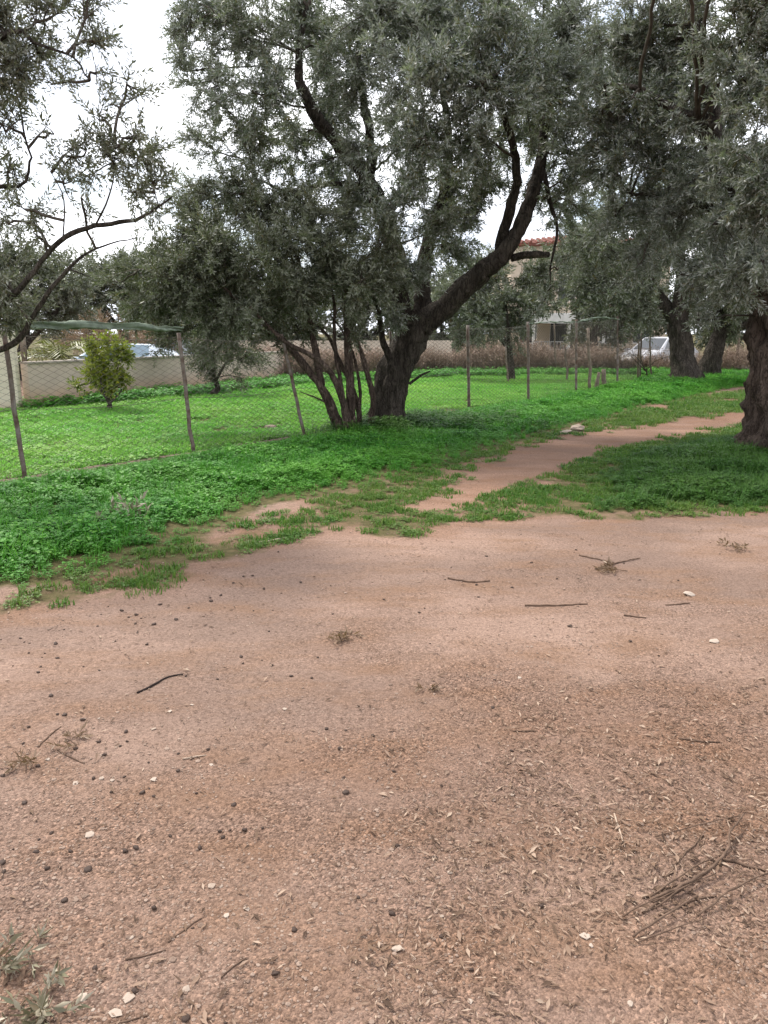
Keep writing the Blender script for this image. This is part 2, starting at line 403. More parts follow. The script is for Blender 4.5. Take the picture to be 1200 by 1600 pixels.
def place_sprays(protos, pos, dirs, scale, r):
    Vs, Fs, Ts = [], [], []; off = 0; n = len(pos); which = r.integers(0, len(protos), n)
    dirs = dirs / (np.linalg.norm(dirs, axis=1)[:, None] + 1e-9)
    rnd = r.normal(0, 1, (n, 3)); s1 = np.cross(dirs, rnd); s1 /= np.linalg.norm(s1, axis=1)[:, None] + 1e-9; s2 = np.cross(dirs, s1)
    Rm = np.stack([dirs, s1, s2], 1)            # rows are the axes
    sprayt = r.normal(0, .13, n)
    for k, (V, Fc, T) in enumerate(protos):
        idx = np.nonzero(which == k)[0]
        if not len(idx): continue
        X = np.einsum('vi,nij->nvj', V, Rm[idx]) * scale[idx][:, None, None] + pos[idx][:, None]
        Vs.append(X.reshape(-1, 3)); m = len(V)
        Fs.append((Fc[None] + (np.arange(len(idx)) * m)[:, None, None] + off).reshape(-1, 3)); off += m * len(idx)
        Ts.append(np.clip(T[None] * .8 + .1 + sprayt[idx][:, None], 0, .96 if T.max() < 1.5 else 1).ravel())
    return np.vstack(Vs), np.vstack(Fs), np.concatenate(Ts)

def gnarled(pts, rad, n, seed, flute=.12, flare=0.0, lump=.1, lobes=5, twist=1.2, flare_h=.8):
    """tube with fluted, knotted section for an old trunk"""
    t, a, b = frames(pts); m = len(pts); th = np.arange(n) * 2 * math.pi / n
    s = np.concatenate([[0], np.cumsum(np.linalg.norm(np.diff(pts, axis=0), axis=1))])
    r_ = np.random.default_rng(seed); ph = r_.uniform(0, 6.28, 4)
    V = np.zeros((m, n, 3))
    for i in range(m):
        fl = np.exp(-s[i] / flare_h * 2.2) * flare
        ang = th + s[i] * twist
        k = 1 + flute * (np.sin(lobes * ang + ph[0]) * .6 + np.sin((lobes + 3) * ang * 1.0 + ph[1] + s[i]) * .3 + np.sin(2 * ang + ph[2]) * .4)
        k = k + fl * (1 + .6 * np.sin(lobes * th + ph[3]) + .35 * np.sin((2 * lobes + 1) * th + ph[1]))
        base = pts[i] + rad[i] * .84 * k[:, None] * (a[i] * np.cos(th)[:, None] + b[i] * np.sin(th)[:, None])
        for j in range(n):
            q = Vector(base[j]); d = (mnoise.fractal(q * 3.1 + Vector((seed, 0, 0)), 1.0, 2.0, 4) + .5 * mnoise.fractal(Vector((q.x * 9, q.y * 9, q.z * 4 + seed)), 1.0, 2.0, 3)) * lump + abs(mnoise.noise(Vector((q.x * 6, q.y * 6, q.z * 2.2)))) * lump * .6
            base[j] += (base[j] - pts[i]) * d
        V[i] = base
    V = V.reshape(-1, 3)
    i = np.arange(m - 1)[:, None] * n; j = np.arange(n)[None]; k = (j + 1) % n
    return V, np.stack([i + j, i + k, i + n + k, i + n + j], -1).reshape(-1, 4)

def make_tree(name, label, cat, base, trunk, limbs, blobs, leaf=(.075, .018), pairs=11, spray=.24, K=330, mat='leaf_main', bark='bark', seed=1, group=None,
              droop=.15, trunk_n=40, flare=.35, branchlet=34, shell=2.2, lump=.10, up=.15, trunk_bark=None):
    """trunk and limbs: ([points], [radii]); blobs: (centre, radius[, density]). The crown is leaves on real twigs."""
    r = np.random.default_rng(seed)
    root = empty(name, (float(base[0]), float(base[1]), 0)); tag(root, label, cat, group)
    cand = []
    pt, pr = spline(trunk[0], trunk[1], .05)
    V, Fq = gnarled(pt, pr, trunk_n, seed, flare=flare, lump=lump)
    link('trunk', mesh('trunk', V, Fq, True), M[trunk_bark or bark], root)
    cand.append((pt[len(pt) // 2:], pr[len(pt) // 2:]))
    for lp, lr in limbs:
        q, qr = spline(lp, lr, .07)
        wob = np.cumsum(r.normal(0, .012, q.shape), axis=0); wob -= np.linspace(0, 1, len(q))[:, None] * wob[-1]
        q = q + wob * min(1, lr[0] * 8)
        big = lr[0] > .07
        V, Fq = gnarled(q, qr, 20 if big else 10, seed + len(cand), flute=.09 if big else .03, lump=.12, twist=2)
        link('limb', mesh('limb', V, Fq, True), M[bark], root); cand.append((q, qr))
    CPt = np.vstack([c[0] for c in cand])
    TV, TF, toff = [], [], 0
    pos, dirs = [], []
    cen = np.mean([b[0] for b in blobs], axis=0)
    for bl in blobs:
        c, rad = np.asarray(bl[0], float), bl[1]; dens = bl[2] if len(bl) > 2 else 1.0
        dd = np.linalg.norm(CPt - c, axis=1) + np.maximum(0, CPt[:, 2] - c[2]) * .8
        s = CPt[np.argmin(dd)]; L = np.linalg.norm(c - s)
        mid = (s + c) / 2 + r.normal(0, .08, 3) * L + np.array((0, 0, .10 * L))
        end = c + (c - s) / (L + 1e-6) * rad * .45
        bp, br = spline([s, mid, c, end], [.012 + .012 * rad, .011 + .006 * rad, .012, .005], .12)
        bp[1:-1] += r.normal(0, .012, bp[1:-1].shape)
        V, Fq = tube(bp, br, 5); TV.append(V); TF.append(Fq + toff); toff += len(V)
        n_sp = max(3, int(K * rad * rad * dens)); n_bl = max(3, int(branchlet * rad * rad * dens ** .5 + 3))
        per = max(1, n_sp // n_bl)
        for _ in range(n_bl):
            o = bp[int(len(bp) * r.uniform(.35, .98))]
            d = r.normal(0, 1, 3); d[2] += up; d /= np.linalg.norm(d)
            e = c + d * rad * r.random() ** (1 / shell)
            l = np.linalg.norm(e - o) + 1e-6
            m_ = (o + e) / 2 + r.normal(0, .1, 3) * l + np.array((0, 0, .12 * l))
            tt = np.linspace(0, 1, 6)[:, None]
            q = o * (1 - tt) ** 2 + 2 * m_ * tt * (1 - tt) + e * tt ** 2
            V, Fq = tube(q, np.linspace(.0075, .0022, 6), 4); TV.append(V); TF.append(Fq + toff); toff += len(V)
            tan = np.gradient(q, axis=0)
            for s_ in r.random(per) ** .65:
                x = s_ * 5 * .999; i = int(x); f = x - i
                pos.append(q[i] * (1 - f) + q[i + 1] * f)
                tg = tan[i] / (np.linalg.norm(tan[i]) + 1e-9)
                outw = (pos[-1] - cen); outw = outw / (np.linalg.norm(outw) + 1e-9)
                dirs.append(tg * .7 + outw * .25 + r.normal(0, .55, 3) + np.array((0, 0, r.uniform(-droop * 3, up * 2))))
    link('twigs', mesh('twigs', np.vstack(TV), np.vstack(TF), True), M['twig'], root)['kind'] = 'stuff'
    pos, dirs = np.array(pos), np.array(dirs)
    protos = [spray_proto(pairs, spray, leaf[0], leaf[1], 100 + seed * 7 + k, droop) for k in range(7)]
    V, Fc, T = place_sprays(protos, pos, dirs, r.uniform(.7, 1.25, len(pos)), r)
    link('crown', mesh('crown', V, Fc, False, {'tint': T}), M[mat], root)['kind'] = 'stuff'
    return root

def PB(Y, lst, k=1.0):                 # crown masses: (px, py, offset in depth, radius m[, density])
    return [(P(b[0], b[1], Y + b[2]), b[3] * k, *(b[4:] if len(b) > 4 else ())) for b in lst]
def PL(Y, pts, rads): return ([P(a, b, Y + d) for a, b, d in pts], rads)

# --- the big old olive in the middle
Y1 = 13.35
b1 = G(612, 664)
t1 = ([P(604, 680, Y1), P(605, 640, Y1), P(612, 600, Y1), P(627, 560, Y1), P(645, 520, Y1), P(660, 492, Y1)], [.36, .335, .315, .31, .30, .23])
l1 = [PL(Y1, [(655, 510, 0), (690, 478, 0), (735, 445, -.1), (780, 408, -.2), (812, 365, -.2), (836, 300, -.1), (848, 230, .1), (858, 150, .2), (850, 60, .3)], [.25, .22, .20, .18, .145, .125, .10, .075, .04]),
      PL(Y1, [(640, 530, 0), (630, 470, .1), (618, 400, .2), (598, 330, .3), (572, 275, .3), (530, 228, .3), (497, 185, .2), (474, 140, .1), (466, 80, 0), (480, 10, 0)], [.23, .20, .18, .165, .15, .13, .11, .09, .065, .035]),
      PL(Y1, [(655, 520, .1), (662, 450, .3), (668, 380, .6), (690, 300, .8), (700, 220, .9), (690, 120, .8)], [.2, .17, .14, .11, .08, .04]),
      PL(Y1, [(778, 412, -.2), (786, 370, -.2), (798, 310, -.3), (800, 270, -.4), (790, 200, -.5), (770, 120, -.8)], [.12, .105, .09, .085, .06, .03]),
      PL(Y1, [(800, 402, -.2), (830, 398, -.3), (858, 398, -.3)], [.075, .065, .05]),
      PL(Y1, [(575, 285, .3), (585, 250, .2), (580, 200, 0), (560, 120, -.3), (560, 40, -.3)], [.11, .1, .08, .06, .03]),
      PL(Y1, [(848, 260, 0), (862, 320, -.2), (872, 360, -.3), (862, 410, -.3), (860, 450, -.3)], [.045, .04, .03, .02, .01]),
      PL(Y1, [(600, 330, .3), (560, 290, .2), (500, 290, .1), (450, 298, .1), (400, 280, 0)], [.06, .05, .045, .03, .02]),
      PL(Y1, [(624, 590, 0), (606, 550, -.2), (598, 515, -.3), (588, 470, -.4), (575, 440, -.5)], [.09, .07, .055, .035, .02]),
      PL(Y1, [(640, 600, -.2), (660, 585, -.3), (672, 580, -.3)], [.03, .022, .012])]
B1 = [(285, 50, 0, .62), (330, 20, .2, .6), (390, 60, -.4, .85), (480, 40, .5, .95), (580, 30, -.8, 1.0), (680, 40, -.5, 1.05), (780, 50, -1.3, 1.05), (880, 60, -.3, 1.0),
      (330, 155, 0, .62), (420, 150, -.6, .75), (560, 120, -.5, .8), (660, 120, -1.6, .95), (760, 140, -1.7, 1.0), (860, 150, -.8, .95), (950, 120, .5, .9),
      (335, 235, .3, .5, .7), (395, 220, .2, .6), (400, 290, -.2, .5, .6), (650, 230, -1.5, .85), (725, 240, -1, .85), (615, 310, -1.2, .55), (560, 320, .6, .5), (890, 240, .2, .8), (915, 330, .5, .45, .7),
      (680, 350, -.7, .55), (735, 330, .6, .5, .8), (640, 430, -.6, .5), (615, 490, -.5, .35), (870, 420, -.2, .26, .6), (865, 345, -.2, .3, .5), (520, 190, .9, .7), (470, 230, .9, .6, .7), (850, 560 - 250, .6, .4, .5),
      (420, -60, 0, 1.0, .2), (560, -80, 0, 1.2, .2), (720, -80, -.5, 1.2, .2), (870, -50, -.3, 1.1, .2), (640, 40, 1.2, 1.0, .4), (780, 220, 1.0, .7, .7),
      (700, 310, .9, .65), (755, 280, .4, .55), (705, 400, 1.0, .55), (500, 110, 1.0, .7, .8), (620, 190, 1.2, .7, .8), (470, 310, .8, .5, .7), (830, 200, .9, .7, .8), (560, 240, -.4, .45), (300, 110, .2, .4), (880, 330, .8, .35), (895, 290, -.2, .4, .8), (850, 470, -.2, .18, .7), (500, 260, 1.1, .55, .7), (440, 250, .9, .5, .6), (545, 290, 1.0, .5, .7), (640, 280, 1.2, .5, .7), (350, 330, .6, .5, .7), (820, 300, .9, .3, .5), (300, 290, .5, .4, .6)]
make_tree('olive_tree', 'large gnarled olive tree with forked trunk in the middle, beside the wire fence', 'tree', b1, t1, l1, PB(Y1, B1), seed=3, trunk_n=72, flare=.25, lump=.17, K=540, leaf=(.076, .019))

# --- bushy many-stemmed olive to its left
Y2 = 12.55
b2 = G(545, 668)
t2 = ([P(548, 688, Y2), P(548, 640, Y2), P(546, 580, Y2), P(543, 520, Y2), P(538, 450, Y2 + .1), P(530, 380, Y2 + .2)], [.10, .088, .078, .07, .055, .03])
l2 = [PL(Y2, [(536, 686, -.2), (520, 635, -.2), (495, 590, -.2), (455, 545, -.2), (410, 500, -.2), (350, 450, -.1)], [.078, .072, .066, .058, .045, .025]),
      PL(Y2, [(543, 686, -.3), (532, 625, -.3), (515, 580, -.4), (490, 560, -.5), (440, 530, -.6), (390, 480, -.6)], [.066, .062, .058, .046, .036, .018]),
      PL(Y2, [(502, 602, -.2), (492, 545, 0), (480, 490, .1), (470, 420, .2), (440, 340, .3)], [.07, .065, .05, .04, .02]),
      PL(Y2, [(566, 682, .2), (556, 620, .2), (530, 560, .2), (510, 520, .1), (480, 500, 0)], [.06, .05, .04, .03, .02]),
      PL(Y2, [(572, 682, .1), (583, 630, .1), (572, 580, .1), (556, 530, .1), (545, 480, .1), (570, 420, 0)], [.06, .055, .05, .04, .035, .02]),
      PL(Y2, [(552, 684, -.1), (540, 620, -.1), (525, 540, 0), (520, 470, .1), (500, 400, .2)], [.045, .04, .034, .028, .015]),
      PL(Y2, [(530, 684, .1), (505, 615, .2), (470, 560, .3), (425, 525, .3), (370, 500, .3)], [.05, .044, .036, .03, .015]),
      PL(Y2, [(558, 684, 0), (562, 620, .1), (552, 560, .2), (535, 520, .2), (515, 490, .3)], [.036, .03, .026, .02, .012]),
      PL(Y2, [(512, 630, -.2), (490, 620, -.4), (468, 612, -.5)], [.02, .014, .006])]
B2 = [(225, 475, 0, .45), (275, 440, -.2, .65), (350, 420, 0, .8), (430, 410, -.4, .85), (510, 400, 0, .75), (565, 440, -.5, .6), (320, 370, .2, .65), (400, 340, .3, .65), (250, 390, .4, .4, .7), (290, 320, .6, .5, .7),
      (390, 490, -.2, .65), (470, 470, -.5, .55), (320, 490, 0, .6), (265, 520, 0, .4), (340, 545, .1, .35, .8), (590, 390, -.6, .5), (480, 340, .4, .6), (545, 500, -.3, .3, .6), (430, 540, 0, .25, .6), (190, 440, .2, .35, .7), (540, 340, .5, .5), (300, 400, .6, .6), (460, 520, .1, .35, .7), (360, 460, .7, .7), (500, 440, .7, .6), (235, 430, .5, .5), (600, 450, .4, .4), (370, 310, .7, .5, .7), (280, 480, .6, .5), (440, 460, .8, .6), (210, 500, .2, .3)]
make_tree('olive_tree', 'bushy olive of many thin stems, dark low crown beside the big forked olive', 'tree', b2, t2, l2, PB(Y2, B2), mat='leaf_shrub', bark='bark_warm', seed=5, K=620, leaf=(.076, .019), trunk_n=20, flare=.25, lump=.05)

# --- olive at the edge of the picture, right of the path
Y3 = 10.4
b3 = np.array(P(1252, 700, Y3)[:2])
def p3(px, py, d=0): return P(px, py, Y3 + d)
t3 = ([p3(1246, 722), p3(1245, 690), p3(1243, 640), p3(1240, 580), p3(1236, 520), p3(1225, 450), p3(1200, 380)], [.92, .80, .66, .60, .56, .48, .34])
l3 = [PL(Y3, [(1215, 430, 0), (1180, 340, -.1), (1145, 280, -.2), (1118, 225, -.2), (1095, 190, -.2), (1050, 160, -.1), (1000, 140, 0), (945, 133, .2)], [.24, .19, .16, .13, .095, .062, .04, .02]),
      PL(Y3, [(1118, 225, -.2), (1108, 160, 0), (1095, 90, .2), (1080, 10, .4), (1060, -60, .5)], [.14, .12, .10, .08, .05]),
      PL(Y3, [(1235, 470, .2), (1290, 360, .2), (1330, 230, 0), (1350, 80, 0)], [.28, .22, .15, .07]),
      PL(Y3, [(1190, 370, 0), (1120, 330, .6), (1050, 310, 1.0), (980, 300, 1.3)], [.09, .06, .04, .02])]
B3 = [(1165, 50, -1.4, .62), (1190, 150, -1.6, .6), (1230, 60, -1.2, .9), (1060, 60, .7, .8), (980, 60, .9, .8), (1000, 190, .9, .7), (930, 190, 1.0, .6), (960, 260, 1.1, .65), (1050, 270, .9, .6), (1020, 120, 1.4, .8),
      (1170, 260, -1.3, .55), (1200, 340, -1.5, .6), (1130, 350, -.6, .55), (1060, 350, .8, .55), (1150, 430, -.9, .5), (1195, 410, -1.4, .4), (1090, 430, 0, .5), (1010, 390, 1.0, .5, .8), (1105, 500, .2, .3, .7),
      (1090, -40, 0, 1.0, .25), (1250, 200, 0, .9, .3), (1300, 400, 0, .8, .2), (1330, 100, 0, 1.0, .2), (960, 340, 1.2, .45, .7), (1130, 180, 1.0, .7), (1040, 200, 1.8, .7), (1190, 250, .3, .5), (1110, 290, .5, .6), (1000, 320, 1.5, .6), (1195, 395, -.2, .5), (1060, 180, -.35, .26, .8), (1120, 250, -.5, .3), (990, 150, -.1, .25, .8), (1085, 130, -.3, .3, .8)]
make_tree('olive_tree', 'thick old olive cut off by the picture edge, standing right of the dirt path', 'tree', b3, t3, l3, PB(Y3, B3) + [((3.7, 6.2, 5.5), 1.1, .16), ((2.8, 4.2, 5.2), 1.1, .16), ((4.6, 4.6, 5.0), 1.2, .16), ((1.7, 5.4, 5.9), 1.0, .13), ((3.8, 2.6, 4.9), 1.2, .16), ((2.2, 2.2, 5.2), 1.0, .13)], mat='leaf_right', bark='bark', trunk_bark='bark_warm', seed=9, K=740, leaf=(.068, .017), spray=.21, trunk_n=84, flare=.36, lump=.20)  # last crown masses hang out of view, added to shade the foreground

# --- sparse olive reaching in over the fence from the left edge
Y4 = 7.4
def p4(px, py, d=0): return P(px, py, Y4 + d)
b4 = np.array(p4(-190, 780)[:2])
t4 = ([np.array((b4[0], b4[1], -.05)), p4(-188, 700), p4(-170, 640), p4(-130, 590), p4(-70, 565)], [.24, .20, .17, .14, .10])
l4 = [PL(Y4, [(-80, 568, 0), (-30, 553, 0), (0, 546, 0), (37, 526, 0), (50, 498, 0), (77, 457, 0), (107, 422, .1), (140, 392, .2), (175, 380, .3), (212, 372, .4)], [.065, .045, .034, .032, .028, .026, .022, .013, .009, .005]),
      PL(Y4, [(-130, 590, 0), (-70, 530, -.1), (-10, 485, -.2), (27, 450, -.2), (62, 412, -.2), (100, 375, -.2), (145, 355, -.2), (207, 340, -.1), (245, 325, 0), (270, 307, 0)], [.09, .07, .048, .032, .029, .027, .024, .019, .014, .008]),
      PL(Y4, [(-150, 620, .1), (-130, 450, .2), (-60, 320, .2), (0, 286, .2), (32, 287, .2), (47, 250, .2), (32, 195, .2), (20, 120, .2)], [.10, .07, .04, .024, .018, .013, .010, .006]),
      PL(Y4, [(-130, 450, .2), (-120, 280, 0), (-60, 120, -.1), (10, 40, -.2), (40, 60, -.2), (110, 90, -.2), (140, 125, -.2)], [.08, .06, .045, .025, .016, .010, .006]),
      PL(Y4, [(98, 377, -.2), (101, 330, -.3), (97, 300, -.3), (80, 270, -.3)], [.009, .008, .006, .004]),
      PL(Y4, [(148, 354, -.2), (165, 320, -.3), (177, 280, -.3), (180, 230, -.4)], [.011, .009, .006, .004]),
      PL(Y4, [(248, 323, 0), (242, 300, 0), (236, 270, 0)], [.007, .005, .003]),
      PL(Y4, [(107, 420, .1), (125, 427, .1), (140, 432, .1)], [.010, .008, .005])]
B4 = [(5, 40, 0, .38, 1.5), (20, 110, -.1, .32, 1.4), (75, 30, -.1, .30), (135, 12, -.1, .22), (150, 60, -.1, .20), (60, 85, .1, .22), (10, 200, 0, .24), (95, 130, -.2, .17, .8), (150, 115, -.2, .13, .8),
      (195, 150, -.3, .22, .7), (205, 215, -.3, .24, .8), (160, 190, -.3, .16, .6), (175, 255, -.3, .27), (225, 250, 0, .24), (120, 245, -.3, .22, .8), (95, 285, -.3, .17), (240, 290, 0, .18), (50, 330, -.2, .20, .8),
      (20, 350, 0, .15, .6), (60, 370, -.2, .12), (10, 445, -.2, .26, 1.3), (30, 480, .2, .25, 1.3), (-20, 500, 0, .3), (130, 320, .1, .14, .6), (215, 300, -.1, .2), (75, 215, .2, .14, .7), (15, 270, .2, .2), (-60, 100, 0, .6), (-80, 300, 0, .5)]
make_tree('olive_tree', 'sparse olive branches reaching in at the left edge over the fence', 'tree', b4, t4, l4, PB(Y4, B4), mat='leaf_near', seed=11, K=800, leaf=(.060, .0145), pairs=8, spray=.20, branchlet=75, trunk_n=24, flare=.2, lump=.08, droop=.05)

# --- smaller and farther trees
def simple_tree(name, label, px, py, Y, crown, trunk_r, seed, mat='leaf_far', leaf=(.11, .030), K=150, cat='tree', lean=0, bark='bark', pairs=7, spray=.34, fork=.45, group=None, flare=.4, trunk_n=22, limbs_n=5, **kw):
    """crown: (px, py, depth offset, radius) masses; trunk foot at (px, py)"""
    base = P(px, py, Y); base[2] = -.05
    bl = PB(Y, crown); cc = np.mean([b[0] for b in bl], axis=0)
    r = np.random.default_rng(seed)
    top = base + (cc - base) * fork; top[0] = base[0] + (cc[0] - base[0]) * fork * .7 + lean
    mid = (base + top) / 2 + np.array((r.normal(0, .06), r.normal(0, .06), 0))
    tr = ([base, base + np.array((0, 0, .15)), mid, top], [trunk_r * 1.1, trunk_r, trunk_r * .85, trunk_r * .7])
    order = sorted(bl, key=lambda b: -b[1])[:limbs_n]
    lm = []
    for b in order:
        m_ = top + (b[0] - top) * .5 + np.array((r.normal(0, .1), r.normal(0, .1), .05))
        lm.append(([top - np.array((0, 0, .1)), m_, b[0]], [trunk_r * .55, trunk_r * .35, trunk_r * .12]))
    return make_tree(name, label, cat, base[:2], tr, lm, bl, leaf=leaf, pairs=pairs, spray=spray, K=K, mat=mat, bark=bark, seed=seed, trunk_n=trunk_n, flare=flare, branchlet=18, group=group, **kw)

simple_tree('olive_tree', 'broad old olive with thick trunk at the far end of the path', 1072, 592, 25.5,
            [(940, 460, 0, 1.3), (1000, 400, .5, 1.6), (1060, 370, 0, 1.6), (1000, 480, -.5, 1.1), (1130, 400, 0, 1.5), (930, 390, 0, 1.3), (1090, 470, .3, .9), (1180, 460, .5, 1.2), (960, 330, .5, 1.3), (1060, 300, 1, 1.5), (1160, 320, 1, 1.6), (900, 450, .4, .7)], .50, 21, K=230, leaf=(.125, .036), bark='bark', fork=.5)
simple_tree('olive_tree', 'dark ivy-clad tree standing behind the broad old olive', 1106, 585, 27.8,
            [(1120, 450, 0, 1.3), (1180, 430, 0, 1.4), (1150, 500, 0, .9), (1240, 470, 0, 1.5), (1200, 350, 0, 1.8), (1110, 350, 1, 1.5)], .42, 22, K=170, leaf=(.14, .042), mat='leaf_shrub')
simple_tree('olive_tree', 'grey-green olive in the field behind the leaning limb of the forked olive', 798, 590, 26.5,
            [(790, 470, 0, 1.2), (740, 450, .4, 1.1), (830, 430, .4, .8), (760, 500, -.3, .9), (810, 510, 0, .75), (700, 470, .6, 1.0), (730, 520, .3, .8), (770, 420, .8, 1.0), (845, 440, .6, .7, .8), (868, 475, .6, .5, .7), (835, 480, .4, .5)], .15, 23, K=300, leaf=(.12, .034), flare=.2)
simple_tree('olive_tree', 'small round dark olive bush standing before the dry scrub', 333, 614, 19.8,
            [(330, 560, 0, .55), (300, 548, .2, .4), (365, 550, 0, .5), (390, 570, .2, .4), (345, 520, .2, .6), (285, 520, .3, .5), (375, 590, .1, .25)], .09, 24, K=480, mat='leaf_shrub', leaf=(.09, .024), flare=.2)
simple_tree('citrus_bush', 'small citrus bush, yellow-green on top, in the field by the cream wall', 171, 634, 16.4,
            [(165, 575, 0, .40), (145, 560, 0, .30), (188, 562, -.1, .32), (168, 602, -.1, .30), (142, 592, .1, .28), (194, 588, 0, .28), (165, 542, 0, .26, .8), (122, 604, 0, .14, .8), (190, 545, 0, .2, .7)], .055, 25, mat='leaf_citrus', leaf=(.085, .038), K=900, cat='bush', spray=.2, pairs=5, bark='twig', flare=.15, fork=.3)
simple_tree('olive_tree', 'pale grey-green tree behind the cream wall at the left edge', 40, 600, 27,
            [(20, 440, 0, 1.5), (70, 430, 1, 1.4), (110, 455, 0, 1.2), (0, 400, 0, 1.2), (60, 480, 0, 1.0), (-40, 450, 0, 1.6), (30, 500, 0, .9), (110, 500, .5, .8)], .25, 26, K=170, leaf=(.15, .05), spray=.42)
simple_tree('olive_tree', 'pale tree behind the parked cars and the netting strip', 200, 590, 33,
            [(150, 470, 0, 1.4), (200, 460, 0, 1.5), (240, 480, 0, 1.3), (180, 430, 1, 1.0), (280, 470, 0, 1.4), (120, 490, 0, .9), (160, 512, 0, .8), (230, 515, 0, .9), (90, 510, .5, .9), (210, 415, 0, 1.1, .7), (265, 425, 0, 1.2, .8), (155, 425, .5, .9, .7)], .25, 27, K=150, leaf=(.18, .06), spray=.46)
simple_tree('olive_tree', 'dim tree glimpsed between the many thin olive stems', 560, 585, 38,
            [(480, 500, 0, 2.0), (560, 480, 0, 2.2), (640, 500, 0, 1.8), (600, 440, 0, 1.8), (420, 490, 0, 1.8), (520, 440, 1, 2.0), (470, 530, 0, 1.2), (560, 530, 0, 1.2)], .3, 28, K=85, leaf=(.22, .075), spray=.5)
simple_tree('broadleaf_tree', 'brown-green tree beside the red-roofed house', 930, 575, 40,
            [(930, 440, 0, 1.6), (960, 480, 0, 1.5), (915, 490, 0, 1.0), (1000, 460, 0, 2.0), (950, 400, 0, 1.6), (1040, 500, 0, 1.6), (905, 520, 0, .8), (960, 530, 0, .9), (895, 430, 0, .9), (905, 375, 0, 1.0), (850, 460, 0, .9, .6), (880, 400, .5, .9, .6), (845, 400, .8, .7, .5), (820, 470, 0, .8, .7)], .3, 29, K=120, leaf=(.22, .075), spray=.5)
simple_tree('broadleaf_tree', 'leafy tree behind the field olive, left of the house', 690, 580, 44,
            [(690, 480, 0, 2.2), (740, 460, 0, 2.0), (640, 470, 0, 2.0), (770, 500, 0, 1.5), (700, 530, 0, 1.4), (660, 540, 0, 1.0), (740, 540, 0, 1.0)], .3, 30, K=85, leaf=(.25, .085), spray=.55)
simple_tree('broadleaf_tree', 'shady tree closing the view right of the white car', 1230, 575, 38,
            [(1150, 500, 0, 1.6), (1220, 480, 0, 2.0), (1280, 500, 0, 2.0), (1180, 440, 0, 2.0), (1110, 520, .5, 1.1)], .3, 31, K=110, mat='leaf_shrub', leaf=(.22, .075), spray=.5)
simple_tree('broadleaf_tree', 'tall pale tree between the two parked cars at the far wall', 330, 585, 42,
            [(300, 480, 0, 2.0), (360, 470, 0, 2.2), (420, 480, 0, 2.0), (250, 490, 0, 1.6), (350, 420, 0, 2.0), (270, 525, 0, 1.1), (330, 530, 0, 1.1), (400, 530, 0, 1.1)], .3, 32, K=85, leaf=(.25, .085), spray=.55)

# ------------------------------------------------------------------ fence
def mat_wire():
    t = NT('galvanised_wire'); p = t.pos()
    return t.done(t.ramp(t.noise(p, 5, 4), [(.35, (.085, .070, .058)), (.7, (.20, .175, .15))]), .65, None, .3, .2)
def mat_post():
    t = NT('rusty_post'); p = t.pos()
    n = t.noise(p, 9, 6, .65)
    c = t.ramp(n, [(.32, (.085, .045, .03)), (.5, (.16, .125, .105)), (.72, (.25, .225, .205))])
    return t.done(c, .85, t.bump(n, .4, .006), .2)
M['wire'] = mat_wire(); M['post'] = mat_post()
M['concrete'] = mat_plain('old_concrete', (.34, .29, .25), .9, .3, 5, .2, 0, .5, .01)
M['kerb'] = mat_plain('earthy_kerb', (.19, .14, .105), .95, .4, 5, .1, 0, .6, .01)
M['net'] = mat_plain('green_shade_net', (.17, .205, .155), .8, .3, 12, .1)
fence_b = [G(*q) for q in FENCE]; fence_top = [(5, 513), (279, 520), (440, 522), (610, 517), (731, 508), (825, 503), (900, 499), (965, 494), (1002, 520)]
d0 = fence_b[0] - fence_b[1]
fence_b = [fence_b[0] + d0] + fence_b
tops = []
for i, (b, q) in enumerate(zip(fence_b[1:], fence_top)): tops.append(P(q[0], q[1], b[1] + (.03 if i % 2 else -.02)))
tops = [tops[0] + np.array((d0[0], d0[1], .02))] + tops
fr = empty('wire_fence', (float(fence_b[1][0]), float(fence_b[1][1]), 0))
tag(fr, 'rusty chain-link fence on thin leaning posts dividing the field from the track', 'fence')
feet = [np.array((b[0], b[1], hz(b[0], b[1]) - .08)) for b in fence_b]
for i, (f_, t_) in enumerate(zip(feet, tops)):
    rr = np.random.default_rng(40 + i)
    pts = [f_ + (t_ - f_) * s + np.append(rr.normal(0, .006, 2), 0) for s in np.linspace(0, 1, 9)]
    MB().tube(pts, [.027 if i < 5 else .034] * 9, 8).build('post', M['post'], fr, True)
P_W = .072
def link_panel(a0, a1, b0, b1, seed):
    """woven zigzag wires between two posts (feet a0,b0, heads a1,b1)"""
    r = np.random.default_rng(seed); L = np.linalg.norm(b0 - a0); H = np.linalg.norm(a1 - a0) - .12
    nw = int(L / P_W); nz = int(H / (P_W * .5)); mb_v = []; mb_f = []; off = 0
    nrm = np.cross(b0 - a0, (0, 0, 1)); nrm /= np.linalg.norm(nrm)
    bel = r.uniform(-.06, .06)
    for k in range(nw):
        pts = []
        for j in range(nz + 1):
            s = (k + .5 + (.5 if (j + k) % 2 else -.5) * .96) / nw; h = .10 / (H + .12) + j / nz * (H / (H + .12)) * .965
            lo = a0 + (b0 - a0) * s; hi = a1 + (b1 - a1) * s
            q = lo + (hi - lo) * h
            q = q + nrm * (bel * math.sin(math.pi * s) * math.sin(math.pi * h) + (.004 if j % 2 else -.004)) - np.array((0, 0, .03 * math.sin(math.pi * s) * h))
            pts.append(q)
        V, Fq = tube(np.array(pts), .0040, 3); mb_v.append(V); mb_f.append(Fq + off); off += len(V)
    link('wire_mesh', mesh('wire_mesh', np.vstack(mb_v), np.vstack(mb_f)), M['wire'], fr)
for i in range(len(feet) - 1): link_panel(feet[i], tops[i], feet[i + 1], tops[i + 1], 60 + i)
